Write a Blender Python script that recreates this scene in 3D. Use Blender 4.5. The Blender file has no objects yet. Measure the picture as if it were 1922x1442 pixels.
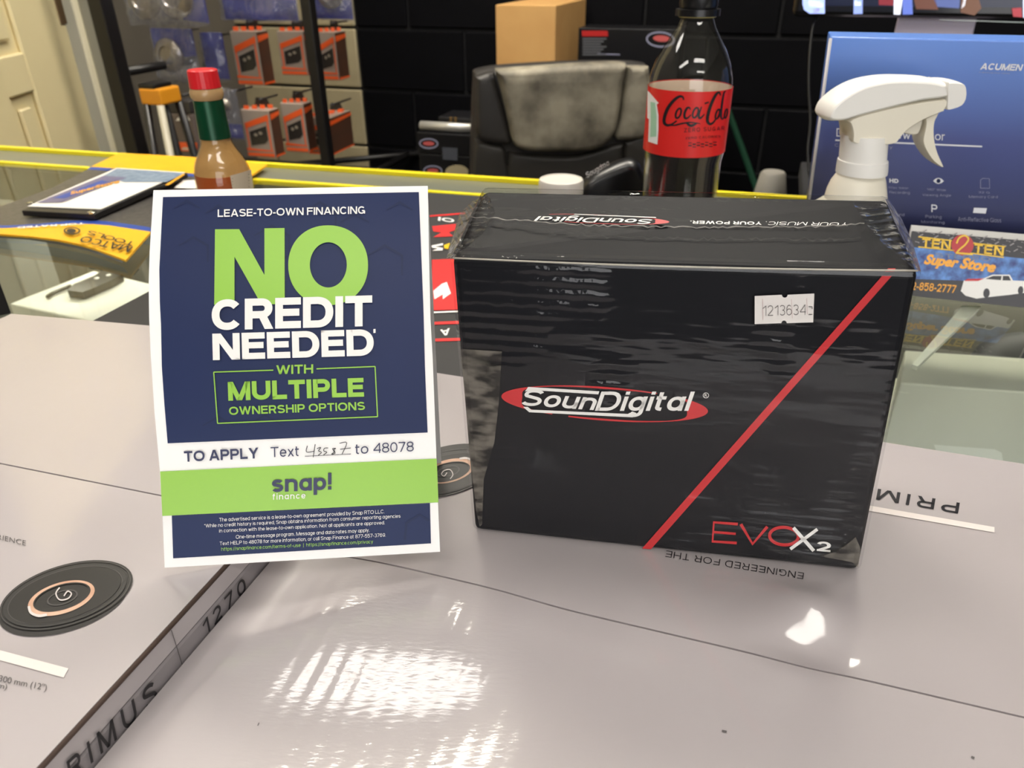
import bpy, bmesh, math, random
import numpy as np
from mathutils import Vector, Matrix
from mathutils.geometry import tessellate_polygon
random.seed(7)
SC = bpy.context.scene
COL = SC.collection
V = Vector
# ---------------------------------------------------------------- camera
FPX, CX, CY = 1406.0, 961.0, 721.0
HC = 0.21                                   # camera height above the right speaker carton (z = 0)
CAM = V((0, 0, HC))
_p, _r = math.radians(29.8), math.radians(-0.44)
FW = V((0, math.cos(_p), -math.sin(_p)))
_R0 = V((1, 0, 0)); _U0 = _R0.cross(FW)
RT = _R0 * math.cos(_r) + _U0 * math.sin(_r)
UP = -_R0 * math.sin(_r) + _U0 * math.cos(_r)
cd = bpy.data.cameras.new('camera')
cam = bpy.data.objects.new('camera', cd); COL.objects.link(cam)
cd.sensor_fit = 'HORIZONTAL'; cd.sensor_width = 36.0; cd.lens = 36.0 * FPX / 1922.0
cd.clip_start = 0.01; cd.clip_end = 50
M = Matrix.Identity(4)
for i in range(3):
    M[i][0] = RT[i]; M[i][1] = UP[i]; M[i][2] = -FW[i]; M[i][3] = CAM[i]
cam.matrix_world = M
cd.dof.use_dof = True; cd.dof.focus_distance = 0.30; cd.dof.aperture_fstop = 20.0
SC.camera = cam
# ---------------------------------------------------------------- world, exposure, lamps' levels
w = bpy.data.worlds.new('world'); SC.world = w; w.use_nodes = True
w.node_tree.nodes['Background'].inputs[0].default_value = (0.9, 0.95, 1.0, 1)
w.node_tree.nodes['Background'].inputs[1].default_value = 0.35
SC.view_settings.view_transform = 'Standard'; SC.view_settings.look = 'None'
SC.view_settings.gamma = 1.0; SC.view_settings.exposure = 0.11
SC.view_settings.use_curve_mapping = False
SC.cycles.max_bounces = 10; SC.cycles.transparent_max_bounces = 16
SC.cycles.sample_clamp_indirect = 6.0
SC.cycles.caustics_reflective = True; SC.cycles.caustics_refractive = False
LAMP_E = 12.6         # emission of the ceiling light diffusers
REAR_FILL_E = 33.0    # two unseen lamps added to brighten the area behind the counter
WINDOW_W = 42.0       # watts of daylight through the shop window behind the camera
WIN = bpy.data.lights.new('daylight', 'AREA'); WIN.shape = 'RECTANGLE'; WIN.size = 2.6; WIN.size_y = 1.5
WIN.energy = WINDOW_W; WIN.color = (1.0, 0.985, 0.985)
wl = bpy.data.objects.new('window_daylight', WIN); COL.objects.link(wl)
wl.location = (0.5, -2.95, 0.55); wl.rotation_euler = (math.radians(90), 0, 0)   # set below, faces +y

# ---------------------------------------------------------------- pixel helpers (photo frame 1922 x 1442)
def ray(px, py):
    return ((px - CX) / FPX * RT - (py - CY) / FPX * UP + FW).normalized()
def onz(px, py, z=0.0):
    d = ray(px, py); return CAM + d * ((z - CAM.z) / d.z)
def ond(px, py, depth):
    return CAM + (px - CX) / FPX * depth * RT - (py - CY) / FPX * depth * UP + FW * depth
def onplane(px, py, p0, n):
    d = ray(px, py); return CAM + d * ((V(p0) - CAM).dot(n) / d.dot(n))
def proj(p):
    q = V(p) - CAM; z = q.dot(FW); return CX + FPX * q.dot(RT) / z, CY - FPX * q.dot(UP) / z
def zcol(p, py):
    """height on the vertical line through p that shows at image row py"""
    lo, hi = -1.5, 2.5
    for _ in range(50):
        m = (lo + hi) / 2
        if proj((p.x, p.y, m))[1] > py: lo = m
        else: hi = m
    return m
def cr(x0, y0, s):
    """turn coordinates read in a zoomed crop into photo pixels"""
    return lambda x, y: (x0 + x / s, y0 + y / s)

# ---------------------------------------------------------------- materials
def lin(c):
    return tuple(((v / 255) / 12.92 if v <= 10.31 else ((v / 255 + 0.055) / 1.055) ** 2.4) for v in c)
MATS = {}
def mat(name, col=(128, 128, 128), rough=0.5, metal=0.0, spec=0.5, coat=0.0, coat_rough=0.05,
        emit=0.0, noise=None, bump=None, alpha=1.0, trans=0.0, sss=0.0):
    """noise=(scale, amount, colour2[, detail]); bump=(scale, strength[, distance])"""
    if name in MATS: return MATS[name]
    m = bpy.data.materials.new(name); m.use_nodes = True; MATS[name] = m
    nt = m.node_tree; N = nt.nodes; L = nt.links; b = N['Principled BSDF']
    c = lin(col)
    b.inputs['Base Color'].default_value = (*c, 1)
    b.inputs['Roughness'].default_value = rough
    b.inputs['Metallic'].default_value = metal
    b.inputs['Specular IOR Level'].default_value = spec
    b.inputs['Coat Weight'].default_value = coat
    b.inputs['Coat Roughness'].default_value = coat_rough
    b.inputs['Alpha'].default_value = alpha
    b.inputs['Transmission Weight'].default_value = trans
    if emit:
        b.inputs['Emission Color'].default_value = (*c, 1); b.inputs['Emission Strength'].default_value = emit
    if noise or bump:
        tc = N.new('ShaderNodeTexCoord')
    if noise:
        t = N.new('ShaderNodeTexNoise'); t.inputs['Scale'].default_value = noise[0]
        t.inputs['Detail'].default_value = noise[3] if len(noise) > 3 else 4
        L.new(tc.outputs['Object'], t.inputs['Vector'])
        r = N.new('ShaderNodeValToRGB'); r.color_ramp.elements[0].position = 0.5 - noise[1] / 2
        r.color_ramp.elements[1].position = 0.5 + noise[1] / 2
        r.color_ramp.elements[0].color = (*c, 1); r.color_ramp.elements[1].color = (*lin(noise[2]), 1)
        L.new(t.outputs['Fac'], r.inputs['Fac']); L.new(r.outputs['Color'], b.inputs['Base Color'])
    if bump:
        t = N.new('ShaderNodeTexNoise'); t.inputs['Scale'].default_value = bump[0]; t.inputs['Detail'].default_value = 5
        L.new(tc.outputs['Object'], t.inputs['Vector'])
        bn = N.new('ShaderNodeBump'); bn.inputs['Strength'].default_value = bump[1]
        bn.inputs['Distance'].default_value = bump[2] if len(bump) > 2 else 0.002
        L.new(t.outputs['Fac'], bn.inputs['Height']); L.new(bn.outputs['Normal'], b.inputs['Normal'])
    return m
def film(name, tint=(255, 255, 255), ior=1.5, rough=0.04, haze=0.0, haze_col=(200, 195, 190), bump=None, gain=1.0):
    """thin clear plastic or glass sheet: transparent with a mirror-like film, optional haze"""
    if name in MATS: return MATS[name]
    m = bpy.data.materials.new(name); m.use_nodes = True; MATS[name] = m
    nt = m.node_tree; N = nt.nodes; L = nt.links
    for n in list(N): N.remove(n)
    out = N.new('ShaderNodeOutputMaterial'); tr = N.new('ShaderNodeBsdfTransparent'); gl = N.new('ShaderNodeBsdfGlossy')
    fr = N.new('ShaderNodeFresnel'); mx = N.new('ShaderNodeMixShader'); fr.inputs['IOR'].default_value = ior
    tr.inputs[0].default_value = (*lin(tint), 1); gl.inputs['Roughness'].default_value = rough
    ge = N.new('ShaderNodeNewGeometry'); iv = N.new('ShaderNodeMath'); iv.operation = 'SUBTRACT'; iv.inputs[0].default_value = 1.0
    L.new(ge.outputs['Backfacing'], iv.inputs[1])              # the inner face of a thin sheet adds no second mirror
    fm = N.new('ShaderNodeMath'); fm.operation = 'MULTIPLY'; L.new(fr.outputs[0], fm.inputs[0]); L.new(iv.outputs[0], fm.inputs[1])
    fac = fm.outputs[0]
    if gain != 1.0:
        mu = N.new('ShaderNodeMath'); mu.operation = 'MULTIPLY'; mu.use_clamp = True; mu.inputs[1].default_value = gain
        L.new(fac, mu.inputs[0]); fac = mu.outputs[0]
    L.new(fac, mx.inputs[0]); L.new(gl.outputs[0], mx.inputs[2])
    src = tr.outputs[0]
    if haze:
        df = N.new('ShaderNodeBsdfDiffuse'); df.inputs[0].default_value = (*lin(haze_col), 1)
        m2 = N.new('ShaderNodeMixShader'); m2.inputs[0].default_value = haze
        L.new(src, m2.inputs[1]); L.new(df.outputs[0], m2.inputs[2]); src = m2.outputs[0]
        m['haze_node'] = m2.name
    L.new(src, mx.inputs[1]); L.new(mx.outputs[0], out.inputs[0])
    if bump:
        tc = N.new('ShaderNodeTexCoord'); t = N.new('ShaderNodeTexNoise'); t.inputs['Scale'].default_value = bump[0]
        t.inputs['Detail'].default_value = 3
        mp = N.new('ShaderNodeMapping'); mp.inputs['Scale'].default_value = bump[3] if len(bump) > 3 else (1, 1, 1)
        L.new(tc.outputs['Object'], mp.inputs['Vector']); L.new(mp.outputs[0], t.inputs['Vector'])
        bn = N.new('ShaderNodeBump'); bn.inputs['Strength'].default_value = bump[1]; bn.inputs['Distance'].default_value = bump[2]
        L.new(t.outputs['Fac'], bn.inputs['Height']); L.new(bn.outputs[0], gl.inputs['Normal'])
        L.new(bn.outputs[0], fr.inputs['Normal'])
    return m

# ---------------------------------------------------------------- object helpers
WLOC = {}
def wloc(o):
    return WLOC.get(o.name, V((0, 0, 0))) if o else V((0, 0, 0))
def tag(o, label=None, cat=None, group=None, kind=None):
    if label: o['label'] = label
    if cat: o['category'] = cat
    if group: o['group'] = group
    if kind: o['kind'] = kind
    return o
def thing(name, loc, label, cat, group=None):
    o = bpy.data.objects.new(name, None); COL.objects.link(o); o.empty_display_size = 0.02
    o.location = loc; WLOC[o.name] = V(loc); return tag(o, label, cat, group)
def link_mesh(name, me, mats, parent=None, loc=None, smooth=False):
    """me is in world coordinates; moved so that its origin is loc (or its base)"""
    for m in (mats if isinstance(mats, (list, tuple)) else [mats]): me.materials.append(m)
    if loc is None:
        if len(me.vertices):
            co = np.empty(len(me.vertices) * 3); me.vertices.foreach_get('co', co); co = co.reshape(-1, 3)
            loc = V(((co[:, 0].min() + co[:, 0].max()) / 2, (co[:, 1].min() + co[:, 1].max()) / 2, co[:, 2].min()))
        else: loc = V((0, 0, 0))
    loc = V(loc)
    me.transform(Matrix.Translation(-loc))
    if smooth:
        for p in me.polygons: p.use_smooth = True
    o = bpy.data.objects.new(name, me); COL.objects.link(o)
    WLOC[o.name] = loc
    if parent: o.parent = parent; o.location = loc - wloc(parent)
    else: o.location = loc
    return o
def mesh_from(verts, faces):
    me = bpy.data.meshes.new('m'); me.from_pydata([tuple(v) for v in verts], [], faces); me.update(); return me
def obj(name, verts, faces, m, parent=None, smooth=False, fix=True):
    me = mesh_from(verts, faces)
    if fix:
        bm = bmesh.new(); bm.from_mesh(me); bmesh.ops.recalc_face_normals(bm, faces=bm.faces[:]); bm.to_mesh(me); bm.free()
    return link_mesh(name, me, m, parent, smooth=smooth)
def from_bm(name, bm, m, parent=None, smooth=False):
    bmesh.ops.recalc_face_normals(bm, faces=bm.faces[:])
    me = bpy.data.meshes.new('m'); bm.to_mesh(me); bm.free(); return link_mesh(name, me, m, parent, smooth=smooth)
def add_hexa(bm, c):
    """c: 4 bottom corners then 4 top corners, same order"""
    vs = [bm.verts.new(p) for p in c]
    for f in ((0, 3, 2, 1), (4, 5, 6, 7), (0, 1, 5, 4), (1, 2, 6, 5), (2, 3, 7, 6), (3, 0, 4, 7)): bm.faces.new([vs[i] for i in f])
    return vs
def hexa(name, c, m, parent=None, bevel=0.0, seg=2):
    bm = bmesh.new(); add_hexa(bm, c)
    bmesh.ops.recalc_face_normals(bm, faces=bm.faces[:])
    if bevel: bmesh.ops.bevel(bm, geom=bm.edges[:], offset=bevel, segments=seg, affect='EDGES', profile=0.5)
    return from_bm(name, bm, m, parent)
def boxpts(c, size, rz=0.0):
    """c = centre of the base"""
    sx, sy, sz = size; ca, sa = math.cos(rz), math.sin(rz); out = []
    for z in (0, sz):
        for x, y in ((-sx / 2, -sy / 2), (sx / 2, -sy / 2), (sx / 2, sy / 2), (-sx / 2, sy / 2)):
            out.append(V((c[0] + x * ca - y * sa, c[1] + x * sa + y * ca, c[2] + z)))
    return out
def box(name, c, size, m, parent=None, rz=0.0, bevel=0.0, seg=2):
    return hexa(name, boxpts(c, size, rz), m, parent, bevel, seg)
def lathe(name, prof, c, m, parent=None, seg=40, smooth=True, axis=None, cap=True, ell=(1, 1), rz=0, shift=None):
    """prof: list of (radius, z) from the bottom up; c = base centre"""
    vs, fs = [], []
    ca, sa = math.cos(rz), math.sin(rz)
    for k, (r, z) in enumerate(prof):
        for i in range(seg):
            a = 2 * math.pi * i / seg
            x, y = r * ell[0] * math.cos(a), r * ell[1] * math.sin(a)
            if shift: x += shift[k]
            vs.append(V((c[0] + x * ca - y * sa, c[1] + x * sa + y * ca, c[2] + z)))
    for k in range(len(prof) - 1):
        for i in range(seg):
            j = (i + 1) % seg; fs.append((k * seg + i, k * seg + j, (k + 1) * seg + j, (k + 1) * seg + i))
    if cap:
        if prof[0][0] > 1e-6: fs.append(tuple(range(seg))[::-1])
        if prof[-1][0] > 1e-6: fs.append(tuple((len(prof) - 1) * seg + i for i in range(seg)))
    o = obj(name, vs, fs, m, parent, smooth=smooth)
    if smooth: sharp(o)
    return o
def sharp(o, ang=40):
    me = o.data; bm = bmesh.new(); bm.from_mesh(me)
    for e in bm.edges:
        if len(e.link_faces) == 2 and e.calc_face_angle(0) > math.radians(ang): e.smooth = False
    bm.to_mesh(me); bm.free()
def tube(name, pts, r, m, parent=None, seg=8, smooth=True):
    vs, fs = [], []; pts = [V(p) for p in pts]; n = len(pts)
    rr = r if isinstance(r, (list, tuple)) else [r] * n
    for k, p in enumerate(pts):
        t = (pts[min(k + 1, n - 1)] - pts[max(k - 1, 0)]).normalized()
        a = t.cross(V((0, 0, 1)))
        if a.length < 1e-3: a = t.cross(V((0, 1, 0)))
        a.normalize(); b = t.cross(a)
        for i in range(seg):
            th = 2 * math.pi * i / seg; vs.append(p + (a * math.cos(th) + b * math.sin(th)) * rr[k])
    for k in range(n - 1):
        for i in range(seg):
            j = (i + 1) % seg; fs.append((k * seg + i, k * seg + j, (k + 1) * seg + j, (k + 1) * seg + i))
    fs.append(tuple(range(seg))[::-1]); fs.append(tuple((n - 1) * seg + i for i in range(seg)))
    return obj(name, vs, fs, m, parent, smooth=smooth)
# -------- surfaces: a surface is a function (px, py, lift) -> point, lift metres above the surface
def surf_plane(p0, n):
    n = V(n).normalized()
    if n.dot(CAM - V(p0)) < 0: n = -n
    return lambda px, py, lift=0.0: onplane(px, py, V(p0) + n * lift, n)
def surf_z(zf):
    def f(px, py, lift=0.0):
        z = 0.0
        for _ in range(4):
            p = onz(px, py, z); z = (zf(p.x, p.y) if callable(zf) else zf) + lift
        return onz(px, py, z)
    return f
def surf_cyl(c, r):
    def f(px, py, lift=0.0):
        d = ray(px, py); R = r + lift
        ox, oy = CAM.x - c[0], CAM.y - c[1]
        A = d.x ** 2 + d.y ** 2; B = 2 * (ox * d.x + oy * d.y); Cc = ox * ox + oy * oy - R * R
        D = max(B * B - 4 * A * Cc, 0)
        return CAM + d * ((-B - math.sqrt(D)) / (2 * A))
    return f
def flat_poly(name, polys, S, m, parent, lift=0.0003, sub=0):
    """flat print: one or more pixel polygons laid on a surface"""
    bm = bmesh.new()
    for poly in polys:
        vs = [bm.verts.new((x, y, 0)) for x, y in poly]
        f = bm.faces.new(vs)
    bm.normal_update(); bmesh.ops.triangulate(bm, faces=bm.faces[:])
    if sub: bm = cut2d(bm, sub)
    return finish2d(name, bm, S, m, parent, lift)
def cut2d(bm, step):
    xs = [v.co.x for v in bm.verts]; ys = [v.co.y for v in bm.verts]
    for ax, (lo, hi) in (('x', (min(xs), max(xs))), ('y', (min(ys), max(ys)))):
        k = math.floor(lo / step) * step + step
        while k < hi:
            co = (k, 0, 0) if ax == 'x' else (0, k, 0); no = (1, 0, 0) if ax == 'x' else (0, 1, 0)
            bmesh.ops.bisect_plane(bm, geom=bm.verts[:] + bm.edges[:] + bm.faces[:], plane_co=co, plane_no=no)
            k += step
    return bm
def finish2d(name, bm, S, m, parent, lift):
    for v in bm.verts: v.co = S(v.co.x, v.co.y, lift)
    for f in bm.faces:
        f.normal_update()
        if f.normal.dot(CAM - f.calc_center_median()) < 0: f.normal_flip()
    me = bpy.data.meshes.new('m'); bm.to_mesh(me); bm.free()
    return link_mesh(name, me, m, parent)
# ---------------------------------------------------------------- a small stroke-built grotesque alphabet
def _arc(cx, cy, rx, ry, a0, a1, n=18, p=0.92):
    out = []
    for i in range(n + 1):
        a = math.radians(a0 + (a1 - a0) * i / n); c, s = math.cos(a), math.sin(a)
        out.append((cx + rx * math.copysign(abs(c) ** p, c), cy + ry * math.copysign(abs(s) ** p, s)))
    return out
def glyph(ch, w):
    """-> outer width, strokes (points, extend?), y limits.  cap height 1"""
    b, t = w / 2, 1 - w / 2; X = 0.74; xt = X - w / 2
    def box_(W): return w / 2, W - w / 2
    lim = (0, 1)
    if ch == ' ': return 0.22, [], lim
    if ch in 'OQ0':
        W = 1.06 if ch == 'O' else 0.74
        return W, [(_arc(W / 2, .5, W / 2 - w / 2, .5 - w / 2, 0, 360, 44), 0)], lim
    if ch in 'CG':
        W = .94; s = [(_arc(W / 2, .5, W / 2 - w / 2, .5 - w / 2, 40, 322 if ch == 'C' else 345, 36), 0)]
        if ch == 'G': s += [([(W - w / 2, .02), (W - w / 2, .42)], 0), ([(W - w / 2, .42), (W * .56, .42)], 1)]
        return W, s, lim
    if ch == 'S':
        W = .88; l, r = box_(W); g = (1 - w) / 4; m = .5
        s = _arc(W / 2, t - g, (r - l) / 2, g, 28, 200, 16) + _arc(W / 2, b + g, (r - l) / 2, g, 60, -152, 20)
        s = _arc(W / 2, t - g, (r - l) / 2 * .96, g, 24, 270 - 62, 18) + _arc(W / 2, b + g, (r - l) / 2, g, 62, -156, 22)
        return W, [(s, 0)], lim
    if ch == 'I': return w, [([(w / 2, 0), (w / 2, 1)], 0)], lim
    if ch in '1':
        W = .52; return W, [([(W - w / 2, 0), (W - w / 2, 1)], 0), ([(W - w / 2, .99 - w / 2), (0.02, .72)], 0)], lim
    if ch in 'EFL':
        W = .78 if ch != 'L' else .72; l, r = box_(W)
        s = [([(l, 0), (l, 1)], 0)]
        if ch in 'EL': s += [([(0, b), (W, b)], 0)]
        if ch in 'EF': s += [([(0, t), (W, t)], 0), ([(0, .52), (W * .94, .52)], 0)]
        return W, s, lim
    if ch == 'H':
        W = .9; l, r = box_(W); return W, [([(l, 0), (l, 1)], 0), ([(r, 0), (r, 1)], 0), ([(0, .52), (W, .52)], 0)], lim
    if ch == 'T': W = .82; return W, [([(W / 2, 0), (W / 2, 1)], 0), ([(0, t), (W, t)], 0)], lim
    if ch == 'N':
        W = .92; l, r = box_(W); return W, [([(l, 0), (l, 1)], 0), ([(r, 0), (r, 1)], 0), ([(l * 1.1, 1.0 + w * .1), (W - l * 1.1, -w * .1)], 2)], lim
    if ch == 'M':
        W = 1.1; l, r = box_(W); return W, [([(l, 0), (l, 1)], 0), ([(r, 0), (r, 1)], 0), ([(l * 1.05, 1), (W / 2, .0)], 2), ([(W - l * 1.05, 1), (W / 2, .0)], 2)], lim
    if ch == 'U':
        W = .92; l, r = box_(W); R = (r - l) / 2
        return W, [([(l, 1)] + [(x, y) for x, y in _arc(W / 2, b + R * .92, R, R * .92, 180, 360, 20)] + [(r, 1)], 0)], lim
    if ch == 'A':
        W = 1.0; return W, [([(w * .55, 0), (W / 2 - w * .06, 1)], 2), ([(W - w * .55, 0), (W / 2 + w * .06, 1)], 2), ([(W * .22, .3), (W * .78, .3)], 0)], lim
    if ch == 'V':
        W = .94; return W, [([(w * .5, 1), (W / 2 - w * .04, 0)], 2), ([(W - w * .5, 1), (W / 2 + w * .04, 0)], 2)], lim
    if ch == 'W':
        W = 1.36; return W, [([(w * .5, 1), (W * .29, 0)], 2), ([(W / 2, 1), (W * .29, 0)], 2), ([(W / 2, 1), (W * .71, 0)], 2), ([(W - w * .5, 1), (W * .71, 0)], 2)], lim
    if ch == 'Y':
        W = .94; return W, [([(w * .55, 1), (W / 2, .42)], 2), ([(W - w * .55, 1), (W / 2, .42)], 2), ([(W / 2, 0), (W / 2, .46)], 0)], lim
    if ch == 'X':
        W = .94; return W, [([(w * .55, 1), (W - w * .55, 0)], 2), ([(W - w * .55, 1), (w * .55, 0)], 2)], lim
    if ch in 'PR':
        W = .84; l, r = box_(W); m = .44 if ch == 'P' else .47; g = (t - m) / 2; xc = r - g * 1.05
        s = [([(l, 0), (l, 1)], 0), ([(l, t), (xc, t)] + _arc(xc, m + g, r - xc, g, 90, -90, 16) + [(l, m)], 0)]
        if ch == 'R': s += [([(xc + w * .05, m), (W - w * .35, -w * .2)], 2)]; W += .02
        return W, s, lim
    if ch == 'D':
        W = .92; l, r = box_(W); xc = r - (t - b) / 2 * .95
        return W, [([(l, 0), (l, 1)], 0), ([(l, t), (xc, t)] + _arc(xc, .5, r - xc, (t - b) / 2, 90, -90, 24) + [(l, b)], 0)], lim
    if ch == '2':
        W = .74; l, r = box_(W); g = .27
        return W, [(_arc(W / 2, t - g, (r - l) / 2, g, 165, -28, 18) + [(l + w * .2, b + w * .1)], 0), ([(0.02, b), (W, b)], 0)], lim
    if ch == '3':
        W = .74; l, r = box_(W); g = (t - b) / 4
        return W, [(_arc(W / 2, t - g, (r - l) / 2 * .93, g, 155, -90, 18), 0), (_arc(W / 2, b + g, (r - l) / 2, g, 90, -155, 18), 0)], lim
    if ch == '4':
        W = .78; return W, [([(W - w * 1.25, 0), (W - w * 1.25, 1)], 0), ([(0, .28), (W, .28)], 0), ([(W - w * 1.3, .97), (w * .3, .28)], 0)], lim
    if ch == '5':
        W = .74; l, r = box_(W); g = .29
        return W, [([(W * .94, t), (l + .04, t)], 0), ([(l + .05, 1), (l, .44)], 0), (_arc(W / 2 - .01, b + g, (r - l) / 2, g, 140, -155, 22), 0)], lim
    if ch in '69':
        W = .74; l, r = box_(W); g = .29
        s = [(_arc(W / 2, b + g, (r - l) / 2, g, 0, 360, 30), 0), (_arc(W / 2, .5, (r - l) / 2, .5 - b, 50, 190, 14), 0)]
        if ch == '9': s = [([(W - x, 1 - y) for x, y in p], e) for p, e in s]
        return W, s, lim
    if ch == '7':
        W = .72; return W, [([(0, t), (W, t)], 0), ([(W - w * .45, t), (W * .3, 0)], 2)], lim
    if ch == '8':
        W = .74; l, r = box_(W); g = (t - b) / 4
        return W, [(_arc(W / 2, t - g * .95, (r - l) / 2 * .9, g * .95, 0, 360, 26), 0), (_arc(W / 2, b + g * 1.04, (r - l) / 2, g * 1.04, 0, 360, 26), 0)], lim
    if ch == '-': return .36, [([(0, .38), (.36, .38)], 0)], lim
    if ch == '.': return w, [([(w / 2, 0), (w / 2, w)], 0)], lim
    if ch == '!': return w * 1.1, [([(w * .55, 0), (w * .55, w * 1.05)], 0), ([(w * .55, w * 1.6), (w * .55, 1)], 0)], lim
    W = .68; l, r = box_(W); mx = X / 2; R = (r - l) / 2; ry = mx - w / 2
    if ch == 'o': return W + .04, [(_arc((W + .04) / 2, mx, R + .02, ry, 0, 360, 32), 0)], lim
    if ch == 'a': return W, [(_arc(W / 2, mx, R, ry, 0, 360, 32), 0), ([(r, 0), (r, X)], 0)], lim
    if ch == 'p': return W, [(_arc(W / 2, mx, R, ry, 0, 360, 32), 0), ([(l, -.27), (l, X)], 0)], (-.27, 1)
    if ch == 'g': return W, [(_arc(W / 2, mx, R, ry, 0, 360, 32), 0), ([(r, X)] + [(r, .1)] + _arc(W / 2, -.06, R, .18, 0, -150, 14), 0)], (-.3, 1)
    if ch == 'c': return W * .94, [(_arc(W / 2, mx, R, ry, 42, 318, 28), 0)], lim
    if ch == 'e': return W, [(_arc(W / 2, mx, R, ry, 0, 322, 28), 0), ([(l, mx), (W - .01, mx)], 0)], lim
    if ch in 'nu':
        s = [([(l, 0), (l, X)], 0), ([(l, mx * .9)] + _arc(W / 2, xt - R * .85, R, R * .85, 180, 0, 18) + [(r, 0)], 0)]
        if ch == 'u': s = [([(W - x, X - y) for x, y in p], e) for p, e in s]
        return W, s, lim
    if ch == 'i': return w, [([(w / 2, 0), (w / 2, X)], 0), ([(w / 2, 1 - w * .95), (w / 2, 1)], 0)], lim
    if ch == 'l': return w, [([(w / 2, 0), (w / 2, 1)], 0)], lim
    if ch == 't':
        W = .42; x = .15; return W, [([(x, .96), (x, .2)] + _arc(x + .2 - w * .15, .2 - w * .05, .2 - w * .15, .2 - w * .55, 180, 275, 8), 0), ([(0, X - w * .42), (W - .02, X - w * .42)], 0)], lim
    if ch == 'f':
        W = .42; x = .16; return W, [([(x, 0), (x, .76)] + _arc(x + .17, .78, .17, .22 - w / 2, 180, 88, 8), 0), ([(0, X - w * .42), (W - .03, X - w * .42)], 0)], lim
    if ch == 's':
        W = .62; l, r = box_(W); g = (X - w) / 4
        return W, [(_arc(W / 2, xt - g, (r - l) / 2 * .95, g, 24, 208, 16) + _arc(W / 2, b + g, (r - l) / 2, g, 62, -156, 18), 0)], lim
    if ch == 'x': return .64, [([(w * .55, X), (.64 - w * .55, 0)], 2), ([(.64 - w * .55, X), (w * .55, 0)], 2)], (0, X)
    if ch in 'bd':
        s = [(_arc(W / 2, mx, R, ry, 0, 360, 32), 0), ([(l, 0), (l, 1)] if ch == 'b' else [(r, 0), (r, 1)], 0)]; return W, s, lim
    if ch == 'q': return W, [(_arc(W / 2, mx, R, ry, 0, 360, 32), 0), ([(r, -.27), (r, X)], 0)], (-.27, 1)
    if ch == 'h': return W, [([(l, 0), (l, 1)], 0), ([(l, mx * .9)] + _arc(W / 2, xt - R * .85, R, R * .85, 180, 0, 18) + [(r, 0)], 0)], lim
    if ch == 'r': return .42, [([(l, 0), (l, X)], 0), ([(l, mx * .8)] + _arc(.42, xt - .22, .42 - l, .22, 180, 95, 10), 0)], lim
    if ch == 'm':
        a = .62; return l + a + w / 2 + .36, [([(l, 0), (l, X)], 0)] + [([(x, mx)] + _arc(x + .22, xt - .2, .22, .2, 180, 0, 14) + [(x + .44, 0)], 0) for x in (l, l + .44)], lim
    if ch == 'v': return .64, [([(w * .5, X), (.32, 0)], 2), ([(.64 - w * .5, X), (.32, 0)], 2)], (0, X)
    if ch == 'w': return .96, [([(w * .5, X), (.27, 0)], 2), ([(.48, X), (.27, 0)], 2), ([(.48, X), (.69, 0)], 2), ([(.96 - w * .5, X), (.69, 0)], 2)], (0, X)
    if ch == 'y': return .64, [([(.64 - w * .5, X), (.2, -.27)], 2), ([(w * .5, X), (.33, .06)], 2)], (-.27, X)
    if ch == 'k': return .62, [([(l, 0), (l, 1)], 0), ([(l, .26), (.62 - w * .55, X)], 2), ([(.27, .4), (.62 - w * .5, 0)], 2)], lim
    if ch == 'K': return .9, [([(l, 0), (l, 1)], 0), ([(l, .34), (.9 - w * .55, 1)], 2), ([(.34, .58), (.9 - w * .5, 0)], 2)], lim
    if ch == 'Z': return .84, [([(0, t), (.84, t)], 0), ([(0, b), (.84, b)], 0), ([(.84 - w * .5, t), (w * .5, b)], 0)], lim
    if ch == 'z': return .6, [([(0, xt), (.6, xt)], 0), ([(0, b), (.6, b)], 0), ([(.55, xt), (.05, b)], 0)], lim
    if ch == ',': return w, [([(w / 2, -.14), (w / 2, w)], 0)], (-.14, 1)
    if ch == ':': return w, [([(w / 2, 0), (w / 2, w)], 0), ([(w / 2, X - w), (w / 2, X)], 0)], lim
    if ch == '/': return .36, [([(w * .5, -.1), (.36 - w * .5, 1)], 2)], (-.1, 1)
    if ch == '|': return w, [([(w / 2, -.2), (w / 2, 1)], 0)], (-.2, 1)
    if ch == '*': return .3, [([(0, .85), (.3, .85)], 0), ([(.15, .7), (.15, 1)], 0)], lim
    if ch == '°': return .32, [(_arc(.16, .84, .16 - w / 2, .16 - w / 2, 0, 360, 12), 0)], lim
    if ch in '()': a = [(.26 - w / 2, 1), (.1, .75), (w / 2, .4), (.1, .05), (.26 - w / 2, -.2)]; return .26, [(a if ch == '(' else [(.26 - x, y) for x, y in a], 0)], (-.2, 1)
    if ch == '"': return .3, [([(w / 2, .68), (w / 2, 1)], 0), ([(.3 - w / 2, .68), (.3 - w / 2, 1)], 0)], lim
    return .3, [], lim
_gcache = {}
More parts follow.
